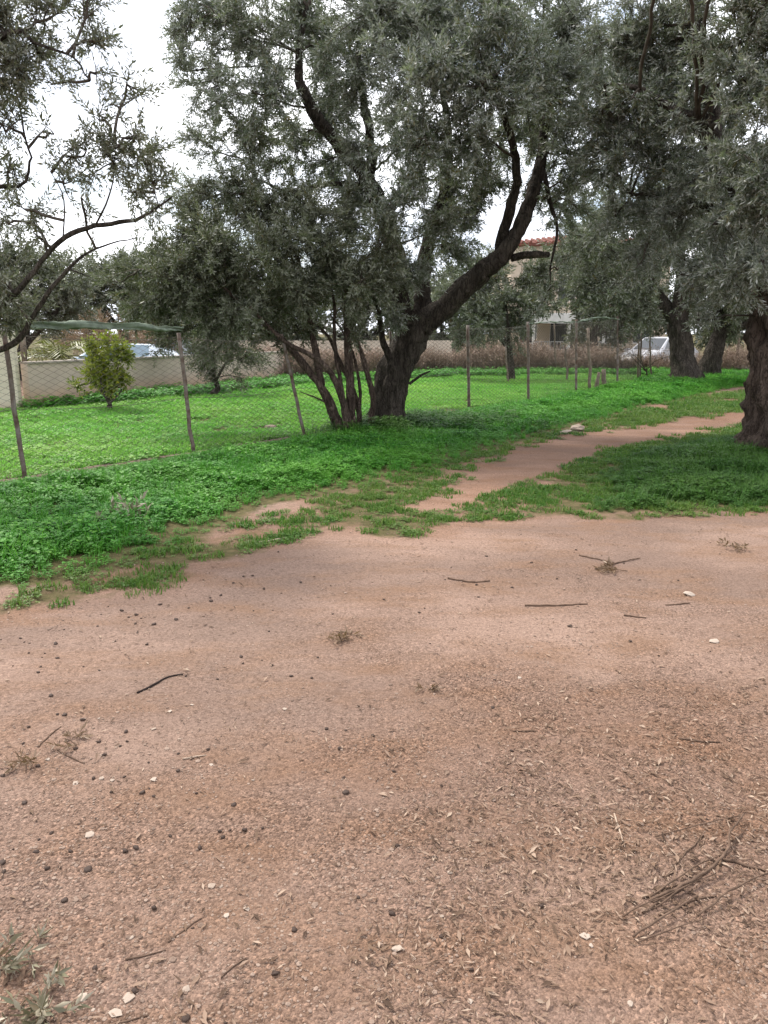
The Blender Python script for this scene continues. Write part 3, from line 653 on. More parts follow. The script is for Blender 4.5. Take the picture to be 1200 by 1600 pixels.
for h in (.965, .5):
    for i in range(len(feet) - 1):
        a = feet[i] + (tops[i] - feet[i]) * h; b = feet[i + 1] + (tops[i + 1] - feet[i + 1]) * h
        MB().tube([a + (b - a) * s - np.array((0, 0, .05 * math.sin(math.pi * s))) for s in np.linspace(0, 1, 8)], .003, 4).build('line_wire', M['wire'], fr)
# low kerb under the first bays
for i in range(0, 3):
    a, b = fence_b[i], fence_b[i + 1]; n = 10; V = []; Fq = []; rr = np.random.default_rng(i)
    dr = (b - a) / np.linalg.norm(b - a); nm = np.array((-dr[1], dr[0]))
    for j in range(n + 1):
        c = a + (b - a) * j / n; z = hz(*c)
        for o_, zz in ((-.05, -.05), (-.045, .015), (.045, .02), (.05, -.05)):
            q = c + nm * o_ + rr.normal(0, .006, 2); V.append((q[0], q[1], z + zz + rr.normal(0, .006)))
    for j in range(n):
        for k in range(3): Fq.append((j * 4 + k, j * 4 + k + 1, j * 4 + k + 5, j * 4 + k + 4))
    link('kerb', mesh('kerb', V, Fq), M['kerb'], fr)
# green netting tied along the head of the fence
def net_strip(name, label, pts, widths, seed, sag=.05, n=46):
    r = np.random.default_rng(seed); pts, w = spline(pts, widths, .05)
    V = []; m = 7
    for i, (q, ww) in enumerate(zip(pts, w)):
        for j in range(m):
            t_ = j / (m - 1) - .5
            V.append(q + np.array((.02 * math.sin(i * .35 + j), .014 * math.sin(j * 1.9 + i * .21) + r.normal(0, .004), ww * t_ + r.normal(0, .004) + .006 * math.sin(i * .5))))
    Fq = [(i * m + j, i * m + j + 1, (i + 1) * m + j + 1, (i + 1) * m + j) for i in range(len(pts) - 1) for j in range(m - 1)]
    o = link(name, mesh(name, V, Fq, True), M['net']); tag(o, label, 'netting')
    md = o.modifiers.new('thickness', 'SOLIDIFY'); md.thickness = .004
    return o
a, b, c = tops[1], tops[2], tops[3]
net_strip('shade_netting', 'dusty green shade netting slung along the fence top at left',
          [P(45, 509, a[1] - .02), P(110, 508, 8.95), P(170, 509, 9.3), P(225, 511, 9.7), P(285, 515, b[1])], [.075, .09, .08, .085, .05], 5)
a, b, c = tops[6], tops[7], tops[8]
net_strip('torn_netting', 'torn green netting tangled on the far fence wire', [P(826, 506, 17.2), P(862, 503, 18.5), P(900, 503, 19.6), P(935, 496, 21), P(968, 499, 22.5)], [.015, .025, .03, .045, .015], 6)

# lone stakes in the field
M['old_wood'] = mat_plain('weathered_wood', (.17, .135, .105), .9, .4, 14, .15, 0, .5, .006)
def stake(px, base_y, top_x, top_y, rad, label):
    g = G(px, base_y); z = hz(*g); t_ = P(top_x, top_y, g[1])
    q = np.linspace(0, 1, 6)[:, None]; pts = np.array((g[0], g[1], z - .1)) * (1 - q) + t_ * q
    rr = np.random.default_rng(int(px)); pts[1:-1, :2] += rr.normal(0, .012, (4, 2))
    o = MB().tube(pts, np.linspace(rad, rad * .8, 6), 7).build('wooden_stake', M['old_wood'], None, True)
    return tag(o, label, 'stake', 'stakes and posts across the field')
stake(869, 584, 866, 506, .035, 'thin pale stake in front of the house terrace')
stake(887, 597, 884, 545, .04, 'short stake just left of the two stump-like posts')
stake(923, 612, 919, 512, .045, 'tall stake beside the knee-high wooden posts')
stake(931, 610, 936, 582, .06, 'knee-high leaning post, left one of the pair in the grass')
stake(946, 607, 943, 577, .08, 'knee-high stout post, right one of the pair in the grass')
stake(997, 592, 998, 532, .035, 'dark stake under the bonnet of the white car')
stake(1017, 592, 1016, 525, .035, 'dark stake between the white car and the broad old olive')
stake(1152, 582, 1156, 497, .07, 'pale wooden pole at the far right behind the path')
stake(253, 610, 251, 568, .05, 'grey post standing against the cream wall by the dark bush')
stake(46, 628, 34, 520, .085, 'thick grey post at the corner of the cream wall')
stake(795, 600, 790, 540, .03, 'thin dark stake beneath the field olive')

# ------------------------------------------------------------------ walls and house
def mat_render(name, c, stain, low):
    t = NT(name); p = t.pos()
    sx = t.n('SeparateXYZ'); t.L(p, sx.inputs[0])
    n = t.noise(p, 2.2, 6, .65); f = t.noise(p, 40, 3)
    col = t.ramp(n, [(.3, tuple(x * .82 for x in c)), (.65, c)])
    splash = t.math('SUBTRACT', 1.0, t.math('DIVIDE', sx.outputs['Z'], low), True)      # earth splashed on the foot of the wall
    col = t.mix(t.math('MULTIPLY', splash, t.ramp(n, [(.3, (.4, .4, .4)), (.6, (1, 1, 1))])), col, stain)
    return t.done(col, .9, t.bump(f, .3, .006), .15)
M['render_pink'] = mat_render('pinkish_render', (.56, .45, .38), (.42, .24, .13), .55)
M['render_cream'] = mat_render('cream_render', (.66, .58, .46), (.5, .38, .26), .2)
def wall_run(name, label, a, b, h, th, mat, cap=None, seed=1):
    a, b = np.array(a), np.array(b); L = np.linalg.norm(b - a); rz = math.atan2(b[1] - a[1], b[0] - a[0]); c = (a + b) / 2
    root = empty(name, (a[0], a[1], 0)); tag(root, label, 'wall')
    MB().box((c[0], c[1], h / 2 - .1), (L, th, h + .2), rz).build('wall_body', mat, root)
    if cap:
        n = max(1, int(L / 1.6)); rr = np.random.default_rng(seed)
        for i in range(n):
            s = (i + .5) / n; q = a + (b - a) * s
            MB().box((q[0], q[1], h + cap / 2 + .001 + rr.uniform(0, .004)), (L / n - .012, th + .06, cap), rz).build('coping', M['concrete'], root)
    return root
wall_run('boundary_wall', 'low pinkish boundary wall behind the field at left', (-7.72, 16.75), (-3.5, 26.6), .95, .2, M['render_pink'], .04)
wall_run('tall_wall', 'tall cream wall at the left edge of the picture', (-12, 15.9), (-7.78, 16.55), 1.62, .25, M['render_cream'], .05, 3)
wall_run('far_wall', 'long pale wall glimpsed behind the dry scrub', (-9, 36.2), (3.2, 37.0), 1.25, .2, M['render_cream'], None, 4)

def car(name, label, loc, rz, paint, glass_c, H=1.5):
    root = empty(name, (0, 0, 0)); tag(root, label, 'car')
    mp = mat_plain(name + '_paint', paint, .35, .04, 3, .5, 0, 0)
    xs = [0, .08, .3, 1.0, 1.28, 2.0, 2.6, 3.35, 3.9, 4.12, 4.2]
    belt = [.52, .62, .74, .88, .93, .95, .96, .98, .99, .9, .6]
    top = [.53, .66, .80, .95, 1.0, H - .04, H, H - .03, 1.18, .98, .62]
    hw = [.62, .74, .82, .86, .87, .87, .87, .86, .84, .8, .7]
    tw = [.55, .66, .72, .74, .72, .60, .60, .58, .62, .7, .62]
    zb = [.34, .26, .22, .2, .2, .2, .2, .2, .24, .3, .38]
    V = []; n = 10
    for i in range(len(xs)):
        prof = [(hw[i] * .86, zb[i]), (hw[i], zb[i] + .14), (hw[i] + .01, (zb[i] + belt[i]) / 2 + .1), (hw[i] * .985, belt[i]), (tw[i], top[i])]
        prof += [(-a_, b_) for a_, b_ in reversed(prof)]
        V += [(xs[i] - 2.1, a_, b_) for a_, b_ in prof]
    Fq = [(i * n + j, i * n + (j + 1) % n, (i + 1) * n + (j + 1) % n, (i + 1) * n + j) for i in range(len(xs) - 1) for j in range(n)]
    Fq += [tuple(range(n)), tuple(range((len(xs) - 1) * n, len(xs) * n))[::-1]]
    body = link('body', mesh('body', V, Fq, True), mp, root)
    bv = body.modifiers.new('edges', 'BEVEL'); bv.width = .03; bv.segments = 2; bv.limit_method = 'ANGLE'
    gm = mat_plain(name + '_glass', glass_c, .08, .05, 2, .6, 0, 0)
    V = np.array(V)
    def pane(nm, idx, shrink=.1, off=.012):
        q = V[list(idx)]; c_ = q.mean(0); q = c_ + (q - c_) * (1 - shrink)
        nn = np.cross(q[1] - q[0], q[2] - q[0]); nn /= np.linalg.norm(nn)
        if nn @ (c_ - np.array((0, 0, .6))) < 0: nn = -nn
        q2 = np.vstack([q + nn * off, q - nn * .02])
        link(nm, mesh(nm, q2, [(0, 1, 2, 3), (4, 7, 6, 5), (0, 4, 5, 1), (1, 5, 6, 2), (2, 6, 7, 3), (3, 7, 4, 0)]), gm, root)
    I = lambda i, j: i * n + j
    pane('windscreen', (I(4, 4), I(4, 5), I(5, 5), I(5, 4)))
    pane('rear_window', (I(7, 4), I(7, 5), I(8, 5), I(8, 4)))
    for j0, j1 in ((3, 4), (6, 5)):
        for i in (5, 6): pane('side_window', (I(i, j0), I(i + 1, j0), I(i + 1, j1), I(i, j1)), .1)
        q = V[[I(4, j0), I(5, j0), I(5, j1)]]
        pane('quarter_window', (I(4, j0), I(5, j0), I(5, j1), I(4, j1)), .22)
    tm = mat_plain(name + '_tyre', (.02, .02, .02), .9, .2, 10, .2, 0, 0); rm = mat_plain(name + '_rim', (.4, .4, .42), .4, .1, 10, .5, .6, 0)
    lm = mat_plain(name + '_lamp', (.7, .7, .72), .15, .1, 6, .6, 0, 0)
    for x in (.85 - 2.1, 3.4 - 2.1):
        for s in (-1, 1):
            th = np.linspace(0, 2 * math.pi, 25)[:-1]
            def ring(r_, y_): return np.stack([x + r_ * np.cos(th), np.full(24, s * y_), .31 + r_ * np.sin(th)], 1)
            rings = [ring(.19, .70), ring(.30, .70), ring(.315, .74), ring(.315, .86), ring(.30, .885), ring(.20, .885)]
            Vw = np.vstack(rings); Fw = [(i * 24 + j, i * 24 + (j + 1) % 24, (i + 1) * 24 + (j + 1) % 24, (i + 1) * 24 + j) for i in range(5) for j in range(24)]
            w = link('wheel', mesh('wheel', Vw, Fw, True), tm, root)
            Vr = np.vstack([ring(.20, .87), ring(.06, .89)]); Fr = [(j, (j + 1) % 24, 24 + (j + 1) % 24, 24 + j) for j in range(24)] + [tuple(range(24, 48))]
            rim = link('rim', mesh('rim', Vr, Fr), rm); rim.parent = w
    for s in (-1, 1):
        MB().box((.20 - 2.1, s * .60, .66), (.16, .26, .12), s * -.35).build('headlight', lm, root, False)
        MB().box((1.35 - 2.1, s * .97, 1.0), (.14, .18, .11)).build('wing_mirror', mp, root)
    root.location = loc; root.rotation_euler = (0, 0, rz)
    return root
q = P(1035, 560, 33); car('parked_car', 'white parked car beyond the scrub, half hidden by the far olive trunk', (q[0] + .15, 34.2, -.12), R(38), (.46, .46, .48), (.03, .035, .04), 1.55)
q = P(95, 545, 21.5); car('parked_car', 'pale blue-white car roof showing over the low wall at left', (q[0] + .9, 22.6, -.1), R(10), (.62, .68, .74), (.22, .30, .36), 1.40)
q = P(208, 545, 26.5); car('parked_car', 'grey car behind the low wall, right of the citrus bush', (q[0] + .4, 27.0, -.05), R(5), (.33, .36, .4), (.12, .15, .18), 1.45)

# red-roofed house
def house():
    root = empty('house', (0, 0, 0)); tag(root, 'cream two-storey house with red tiled roof and dark terrace behind the trees', 'house')
    mw = mat_render('house_render', (.60, .49, .38), (.5, .4, .3), .3); mg = mat_plain('house_window', (.03, .035, .045), .15, .2, 3, .5, 0, 0)
    mf = mat_plain('house_frame', (.7, .68, .64), .6, .1, 4); mr = mat_plain('roof_tile', (.17, .06, .042), .85, .35, 6); mrail = mat_plain('house_rail', (.5, .5, .5), .5, .1, 5, .4, .5)
    X0, X1, Y0, Y1_, H = 8.2, 18.5, 52.0, 61.0, 7.2
    # front wall built round its openings
    ops = [(8.9, 10.1, .9, 2.5), (10.9, 13.3, .5, 2.55), (9.0, 10.2, 4.1, 5.6), (11.3, 12.5, 3.6, 5.7), (14.2, 15.4, .9, 2.5), (14.2, 15.4, 4.1, 5.6), (16.4, 17.6, .9, 2.5), (16.4, 17.6, 4.1, 5.6)]
    xs = sorted({X0, X1, *[o[0] for o in ops], *[o[1] for o in ops]}); zs = sorted({-.2, H, *[o[2] for o in ops], *[o[3] for o in ops]})
    mb = MB()
    for i in range(len(xs) - 1):
        for j in range(len(zs) - 1):
            cx, cz = (xs[i] + xs[i + 1]) / 2, (zs[j] + zs[j + 1]) / 2
            if any(o[0] < cx < o[1] and o[2] < cz < o[3] for o in ops): continue
            mb.box((cx, Y0, cz), (xs[i + 1] - xs[i], .3, zs[j + 1] - zs[j]))
    for x in (X0 + .15, X1 - .15): mb.box((x, (Y0 + Y1_) / 2 + .16, H / 2 - .1), (.3, Y1_ - Y0, H + .2))
    mb.box(((X0 + X1) / 2, Y1_, H / 2 - .1), (X1 - X0 - .6, .3, H + .2))
    mb.build('wall', mw, root)
    for x0, x1, z0, z1 in ops:
        w = MB(); fr_ = .07
        w.box(((x0 + x1) / 2, Y0 + .05, z1 - fr_ / 2), (x1 - x0, .09, fr_)); w.box(((x0 + x1) / 2, Y0 + .05, z0 + fr_ / 2), (x1 - x0, .09, fr_))
        for x in (x0 + fr_ / 2, x1 - fr_ / 2, (x0 + x1) / 2): w.box((x, Y0 + .05, (z0 + z1) / 2), (fr_, .09, z1 - z0 - 2 * fr_))
        wo = w.build('window', mf, root)
        for a_, b_ in ((x0 + fr_, (x0 + x1) / 2 - fr_ / 2), ((x0 + x1) / 2 + fr_ / 2, x1 - fr_)):
            p_ = MB().box(((a_ + b_) / 2, Y0 + .06, (z0 + z1) / 2), (b_ - a_, .02, z1 - z0 - 2 * fr_)).build('pane', mg); p_.parent = wo
    # hipped roof with tile courses
    ex = .5; ridge = H + .9; A = [(X0 - ex, Y0 - ex), (X1 + ex, Y0 - ex), (X1 + ex, Y1_ + ex), (X0 - ex, Y1_ + ex)]; Rg = [(X0 + 4, (Y0 + Y1_) / 2), (X1 - 4, (Y0 + Y1_) / 2)]
    V = [(*p_, H) for p_ in A] + [(*p_, ridge) for p_ in Rg] + [(*p_, H - .18) for p_ in A]
    rf = link('roof', mesh('roof', V, [(0, 1, 5, 4), (1, 2, 5), (2, 3, 4, 5), (3, 0, 4), (0, 6, 7, 1), (1, 7, 8, 2), (2, 8, 9, 3), (3, 9, 6, 0), (6, 9, 8, 7)]), mr, root)
    for i in range(24):
        x = X0 - ex + (i + .5) * (X1 - X0 + 2 * ex) / 24; k = min(1, max(.05, min(x - X0 + ex, X1 + ex - x) / 4.5)); yr = (Y0 + Y1_) / 2
        o = MB().tube([(x, Y0 - ex - .03, H + .03), (x, Y0 - ex + (yr - Y0 + ex) * k, H + .03 + .9 * k)], .09, 6).build('tile_course', mr); o.parent = rf
    # terrace with awning and rail
    MB().box((11.6, Y0 - 1.4, 2.72), (4.6, 2.5, .16)).build('balcony_slab', mf, root)
    MB().box((11.6, Y0 - 2.66, 2.45), (4.8, .06, .55)).build('awning', mf, root)
    for x in (9.4, 11.6, 13.8): MB().box((x, Y0 - 2.5, 1.2), (.16, .16, 2.86)).build('column', mf, root)
    for i in range(22):
        MB().box((9.5 + i * .2, Y0 - 2.5, .55), (.03, .03, .95)).build('baluster', mrail, root)
    MB().box((11.6, Y0 - 2.5, 1.05), (4.4, .06, .05)).build('handrail', mrail, root)
house()

# ------------------------------------------------------------------ palm and dry bush behind the wall
def palm():
    r = np.random.default_rng(77); c = P(92, 560, 19.2); root = empty('palm', (c[0], c[1], 0)); tag(root, 'low palm with yellowing fronds behind the low wall', 'palm')
    q = np.array([(c[0], c[1], -.1), (c[0] + .03, c[1], .5), (c[0], c[1], 1.0)]); V, Fq = gnarled(*spline(q, [.22, .2, .16], .06), 16, 5, lump=.2)
    link('trunk', mesh('trunk', V, Fq, True), M['bark_warm'], root)
    for k in range(16):
        a = k * 2.4; el = r.uniform(.2, 1.25); L = r.uniform(1.0, 1.6); V = []; Fc = []; T = []
        d = np.array((math.cos(a), math.sin(a), 0)); tn = r.random()
        n = 16; prev = None
        sp = [np.array((c[0], c[1], 1.0)) + d * L * (s * math.cos(el) + .25 * s * s) + np.array((0, 0, L * (s * math.sin(el) - .75 * s * s))) for s in np.linspace(0, 1, n)]
        for i in range(n):
            for sd in (-1, 1):
                side = np.array((-d[1], d[0], 0)) * sd; tg = (sp[min(i + 1, n - 1)] - sp[max(i - 1, 0)]); tg /= np.linalg.norm(tg)
                l = .45 * math.sin(math.pi * (.15 + .8 * i / n)); e = sp[i] + (side * .8 + tg * .6 + np.array((0, 0, -.3 + r.normal(0, .1)))) * l
                kx = len(V); V += [sp[i], (sp[i] + e) / 2 + tg * .026, e, (sp[i] + e) / 2 - tg * .026]; Fc += [(kx, kx + 1, kx + 2), (kx, kx + 2, kx + 3)]; T += [min(.95, tn + r.uniform(-.1, .1))] * 4
        Vt, Ft = tube(np.array(sp), np.linspace(.018, .004, n), 4)
        kx = len(V); V = np.vstack([V, Vt]); Fc += [tuple(f + kx) for f in Ft]; T += [.8] * len(Vt)
        link('frond', mesh('frond', V, Fc, False, {'tint': np.clip(T, 0, 1)}), M['leaf_palm'], root)
palm()
simple_tree('dry_bush', 'dry pinkish-brown bush behind the low wall near the palm', 150, 585, 23, [(140, 528, 0, .5), (165, 520, 0, .5), (115, 535, .2, .4), (200, 528, .3, .5), (180, 540, .2, .5)], .05, 41, mat='leaf_dry', K=520, cat='bush', leaf=(.06, .02), spray=.3, pairs=5, bark='twig', flare=.1)
simple_tree('dry_bush', 'dry brown bush behind the wall beside the grey car', 235, 585, 25, [(230, 535, 0, .6), (255, 530, 0, .6), (215, 528, .2, .4), (270, 535, 0, .5)], .05, 42, mat='leaf_dry', K=520, cat='bush', leaf=(.06, .02), spray=.3, pairs=5, bark='twig', flare=.1)

simple_tree('dry_bush', 'bare twiggy bush growing in front of the white car', 1012, 593, 27.5, [(990, 555, 0, .5), (1015, 548, 0, .5), (1035, 560, 0, .4), (975, 545, .2, .4)], .035, 43, mat='leaf_dry', K=60, cat='bush', leaf=(.05, .018), spray=.28, pairs=4, bark='twig', flare=.1)

# ------------------------------------------------------------------ ground cover, scattered from single tufts
def scatter(name, label, protos, pos, rz, scale, tilt=None):
    n = len(pos); r = np.random.default_rng(n)
    me = mesh(name, pos, np.zeros((0, 3), int), False, {'rz': rz, 'sc': scale, 'ix': r.integers(0, len(protos), n)})
    o = link(name, me); tag(o, label, kind='stuff')
    ng = bpy.data.node_groups.new(name, 'GeometryNodeTree')
    ng.interface.new_socket('Geometry', in_out='INPUT', socket_type='NodeSocketGeometry'); ng.interface.new_socket('Geometry', in_out='OUTPUT', socket_type='NodeSocketGeometry')
    N, Lk = ng.nodes, ng.links
    gi, go = N.new('NodeGroupInput'), N.new('NodeGroupOutput')
    g2i = N.new('GeometryNodeGeometryToInstance')
    for k, pm in enumerate(protos):
        po = bpy.data.objects.new(name + '_tuft', pm)          # not in the scene, only a source of geometry
        oi = N.new('GeometryNodeObjectInfo'); oi.inputs['Object'].default_value = po; Lk.new(oi.outputs['Geometry'], g2i.inputs[0])
    iop = N.new('GeometryNodeInstanceOnPoints'); iop.inputs['Pick Instance'].default_value = True
    def na(nm):
        x = N.new('GeometryNodeInputNamedAttribute'); x.data_type = 'FLOAT'; x.inputs['Name'].default_value = nm; return x.outputs[0]
    cx = N.new('ShaderNodeCombineXYZ'); Lk.new(na('rz'), cx.inputs['Z'])
    Lk.new(gi.outputs[0], iop.inputs['Points']); Lk.new(g2i.outputs[0], iop.inputs['Instance']); Lk.new(na('ix'), iop.inputs['Instance Index'])
    Lk.new(cx.outputs[0], iop.inputs['Rotation']); Lk.new(na('sc'), iop.inputs['Scale']); Lk.new(iop.outputs[0], go.inputs[0])
    md = o.modifiers.new('scatter', 'NODES'); md.node_group = ng
    return o

def mat_green(name, d, l, y, trans=.35, fieldn=.8):
    t = NT(name); p = t.pos(); tint = t.attr('tint'); rnd = t.n('ObjectInfo').outputs['Random']
    c = t.ramp(tint, [(.0, d), (.8, l), (.97, y)])
    c = t.mix(t.math('MULTIPLY', rnd, .45), c, tuple(x * .6 for x in d))
    big = t.ramp(t.noise(p, fieldn, 4, .6), [(.42, (0, 0, 0)), (.66, (1, 1, 1))])
    c = t.mix(t.math('MULTIPLY', big, .55), c, y)
    return t.leafy(c, .5, trans, t.mix(.5, c, l), .25)
M['clover'] = mat_green('clover_green', (.036, .150, .016), (.095, .345, .034), (.165, .385, .048))
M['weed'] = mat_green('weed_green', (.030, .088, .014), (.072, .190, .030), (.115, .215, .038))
M['grass'] = mat_green('grass_green', (.052, .135, .020), (.115, .250, .036), (.200, .245, .065), .35, .5)
M['field'] = mat_green('field_green', (.110, .315, .044), (.205, .530, .078), (.370, .530, .115), .44, .35)
M['straw'] = mat_plain('dry_straw', (.30, .225, .172), .9, .5, .9, .1, 0, 0)

def clover_proto(seed, n=26, rad=.085, hmin=.03, hmax=.12, leaf=.019, mat='clover', lobes=3):
    r = np.random.default_rng(seed); V = []; Fc = []; T = []
    for _ in range(n):
        a = r.uniform(0, 6.28); d = rad * math.sqrt(r.random()); h = r.uniform(hmin, hmax) * (1 - .4 * d / rad)
        c = np.array((d * math.cos(a), d * math.sin(a), h)); tn = r.random(); a0 = r.uniform(0, 6.28); s = leaf * r.uniform(.7, 1.3)
        for q in range(lobes):
            b = a0 + q * 2 * math.pi / lobes + r.normal(0, .2); dv = np.array((math.cos(b), math.sin(b), r.uniform(-.35, .35))); sd = np.array((-math.sin(b), math.cos(b), r.uniform(-.3, .3)))
            k = len(V); V += [c, c + dv * s * .75 + sd * s * .5, c + dv * s, c + dv * s * .75 - sd * s * .5]; Fc += [(k, k + 3, k + 2), (k, k + 2, k + 1)]; T += [min(1, max(0, tn + r.normal(0, .1)))] * 4
        k = len(V); w = .0012; root = c * np.array((.5, .5, 0))
        V += [root + (w, 0, 0), root - (w, 0, 0), c - (w, 0, 0), c + (w, 0, 0)]; Fc += [(k, k + 1, k + 2), (k, k + 2, k + 3)]; T += [.3] * 4
    me = mesh('tuft', np.array(V), np.array(Fc), False, {'tint': T}); me.materials.append(M[mat]); return me
def grass_proto(seed, n=30, rad=.07, h=.10, w=.0045, mat='grass', lean=.6):
    r = np.random.default_rng(seed); V = []; Fc = []; T = []
    for _ in range(n):
        a = r.uniform(0, 6.28); d = rad * math.sqrt(r.random()); b = r.uniform(0, 6.28); hh = h * r.uniform(.45, 1.15); ln = hh * lean * r.uniform(.2, 1.2)
        p0 = np.array((d * math.cos(a), d * math.sin(a), -.01)); dv = np.array((math.cos(b), math.sin(b), 0)); sd = np.array((-math.sin(b), math.cos(b), 0)) * w * r.uniform(.7, 1.4)
        m_ = p0 + dv * ln * .35 + np.array((0, 0, hh * .65)); e = p0 + dv * ln + np.array((0, 0, hh)); k = len(V)
        V += [p0 - sd, p0 + sd, m_ + sd * .8, m_ - sd * .8, e]; Fc += [(k, k + 1, k + 2), (k, k + 2, k + 3), (k + 3, k + 2, k + 4)]; T += [min(1, max(0, r.random() + r.normal(0, .05)))] * 5
    me = mesh('tuft', np.array(V), np.array(Fc), False, {'tint': T}); me.materials.append(M[mat]); return me
def dry_proto(seed, n=46, h=1.0, rad=.45):
    r = np.random.default_rng(seed); V = []; Fc = []
    for _ in range(n):
        a = r.uniform(0, 6.28); d = rad * math.sqrt(r.random()); p = np.array((d * math.cos(a), d * math.sin(a), 0)); v = np.array((r.normal(0, .35), r.normal(0, .35), 1.0)); hh = h * r.uniform(.4, 1.1)
        e = p + v * hh; sd = np.array((.010, 0, 0)); k = len(V); V += [p - sd, p + sd, e]; Fc += [(k, k + 1, k + 2)]
        for _ in range(7):
            s = r.uniform(.25, 1); q = p + v * hh * s; u = r.normal(0, 1, 3); u /= np.linalg.norm(u); u[2] = abs(u[2]) * .6; e2 = q + u * r.uniform(.08, .22); sd2 = np.cross(u, (0, 0, 1)) * .013 + np.array((.006, 0, 0)); k = len(V)
            V += [q - sd2, q + sd2, e2]; Fc += [(k, k + 1, k + 2)]
    me = mesh('tuft', np.array(V), np.array(Fc)); me.materials.append(M['straw']); return me

def sample(poly, dens, r):
    lo, hi = poly.min(0), poly.max(0); n = int((hi - lo).prod() * dens); x = r.uniform(lo[0], hi[0], n); y = r.uniform(lo[1], hi[1], n)
    k = in_poly(x, y, poly) & (y > .8) & (np.abs(x) < y * .62 + 2.0); return x[k], y[k]
def surf(x, y, dl=None):
    dl = sdf(x, y, LUSH) if dl is None else dl
    return hgt(x, y) + np.clip(dl, 0, .6) * .05 * (y < 30)
def put(name, label, protos, x, y, sc, r): return scatter(name, label, protos, np.stack([x, y, surf(x, y)], 1), r.uniform(0, 6.28, len(x)), sc)
grow = lambda p_, k: p_ + (p_ - p_.mean(0)) * k
r = np.random.default_rng(50)
# lush clover between track and fence
x, y = sample(grow(LUSH, .01), 190, r); d = sdf(x, y, LUSH); w = fbm(x * 1.3, y * 1.3, 3) - .5
keep = (r.random(len(x)) < np.clip(d * 3 + .5 + w * 2.2, 0, 1)) & (r.random(len(x)) < np.clip(10 / y, .22, 1) ** 1.0) & (y < 40)
keep &= poly_dist(x, y, np.array(fence_b), False) > .10
x, y, d = x[keep], y[keep], d[keep]
hs = np.clip(.25 + d * 1.0, .25, 1) * (.65 + 1.1 * (fbm(x * 1.8 + 40, y * 1.8, 3) - .1)) * np.clip(y / 10, 1, 2.0) ** .6
put('clover_cover', 'lush green clover covering the strip between track and fence', [clover_proto(200 + k) for k in range(6)] + [clover_proto(220 + k, 22, .09, .04, .14, .024, 'clover', 4) for k in range(2)] + [grass_proto(230 + k, 20, .08, .15, .003, 'clover', .8) for k in range(2)], x, y, hs, r)
# dark weeds in the patch by the right-hand trunk
x, y = sample(RIGHT, 230, r); d = sdf(x, y, RIGHT); w = fbm(x * 1.5 + 9, y * 1.5, 3) - .5
keep = (r.random(len(x)) < np.clip(d * 2.0 + .35 + w * 3.0, 0, 1)) & (np.hypot(x - b3[0], y - b3[1]) > .75)
x, y, d = x[keep], y[keep], d[keep]
put('weed_cover', 'dark green weeds round the foot of the big olive at right', [clover_proto(300 + k, 24, .10, .05, .17, .026, 'weed', 3 + k % 2) for k in range(6)] + [grass_proto(320 + k, 22, .09, .19, .004, 'weed', .9) for k in range(3)], x, y, np.clip(.28 + d * .9, .28, 1) * (.7 + .9 * (fbm(x * 2, y * 2, 3) - .1)), r)
# weeds in the shade of the middle trunks
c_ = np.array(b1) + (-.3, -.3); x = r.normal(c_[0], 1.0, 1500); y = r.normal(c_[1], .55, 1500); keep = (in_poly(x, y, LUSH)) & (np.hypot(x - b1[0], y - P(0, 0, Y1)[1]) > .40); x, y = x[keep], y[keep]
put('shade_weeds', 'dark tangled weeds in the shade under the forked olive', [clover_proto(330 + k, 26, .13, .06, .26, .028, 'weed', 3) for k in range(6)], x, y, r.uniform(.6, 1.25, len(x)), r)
# thin short grass on the fringe, the middle strip and beyond the path
x1, y1 = sample(FRINGE, 300, r); w = fbm(x1 * 1.3, y1 * 1.3, 4) - .5; w2 = fbm(x1 * 4 + 7, y1 * 4, 3) - .5; df = sdf(x1, y1, FRINGE); dp = sdf(x1, y1, PATH)
keep = (r.random(len(x1)) < np.clip(.34 + df * .35 + w * 1.3 + w2 * 3.0, 0, 1) * np.clip(8 / y1, .3, 1)) & (r.random(len(x1)) < np.clip(.22 - dp * 2.2 + w2 * 2.2, 0, 1))
x2, y2 = sample(STRIP, 260, r); keep2 = r.random(len(x2)) < np.clip(.75 + (fbm(x2 * 3, y2 * 3) - .5) * 4, 0, 1)
x, y = np.concatenate([x1[keep], x2[keep2]]), np.concatenate([y1[keep], y2[keep2]])
put('short_grass', 'thin short grass straggling along the edge of the track', [grass_proto(400 + k, 26, .07, .055) for k in range(4)] + [clover_proto(410 + k, 16, .07, .01, .035, .013, 'grass') for k in range(4)], x, y, r.uniform(.6, 1.2, len(x)) * np.clip(y / 9, 1, 1.8), r)
# bright grass tuft on the track edge
for (px, py, nm) in ((222, 915, 'bright green tuft of grass at the edge of the track, left'), (838, 783, 'bright green tuft of grass in the middle of the path')):
    g = G(px, py); x = r.normal(g[0], .12, 26); y = r.normal(g[1], .10, 26)
    put('grass_tuft', nm, [grass_proto(440 + k, 26, .07, .06, .003, 'grass') for k in range(3)], x, y, r.uniform(.7, 1.1, 26), r)
# the meadow behind the fence
x, y = sample(FIELD, 75, r); keep = (r.random(len(x)) < np.clip(13 / y, .4, 1)) & (poly_dist(x, y, np.array(fence_b), False) > .12); x, y = x[keep], y[keep]
put('meadow_grass', 'sunny yellow-green grass of the field behind the fence', [grass_proto(500 + k, 34, .14, .085, .006, 'field') for k in range(6)] + [clover_proto(510 + k, 30, .15, .01, .07, .026, 'field') for k in range(6)], x, y, r.uniform(.6, 1.2, len(x)) * np.clip(y / 14, 1, 1.6) * (.45 + 1.1 * fbm(x * .9 + 5, y * .9, 4)), r)
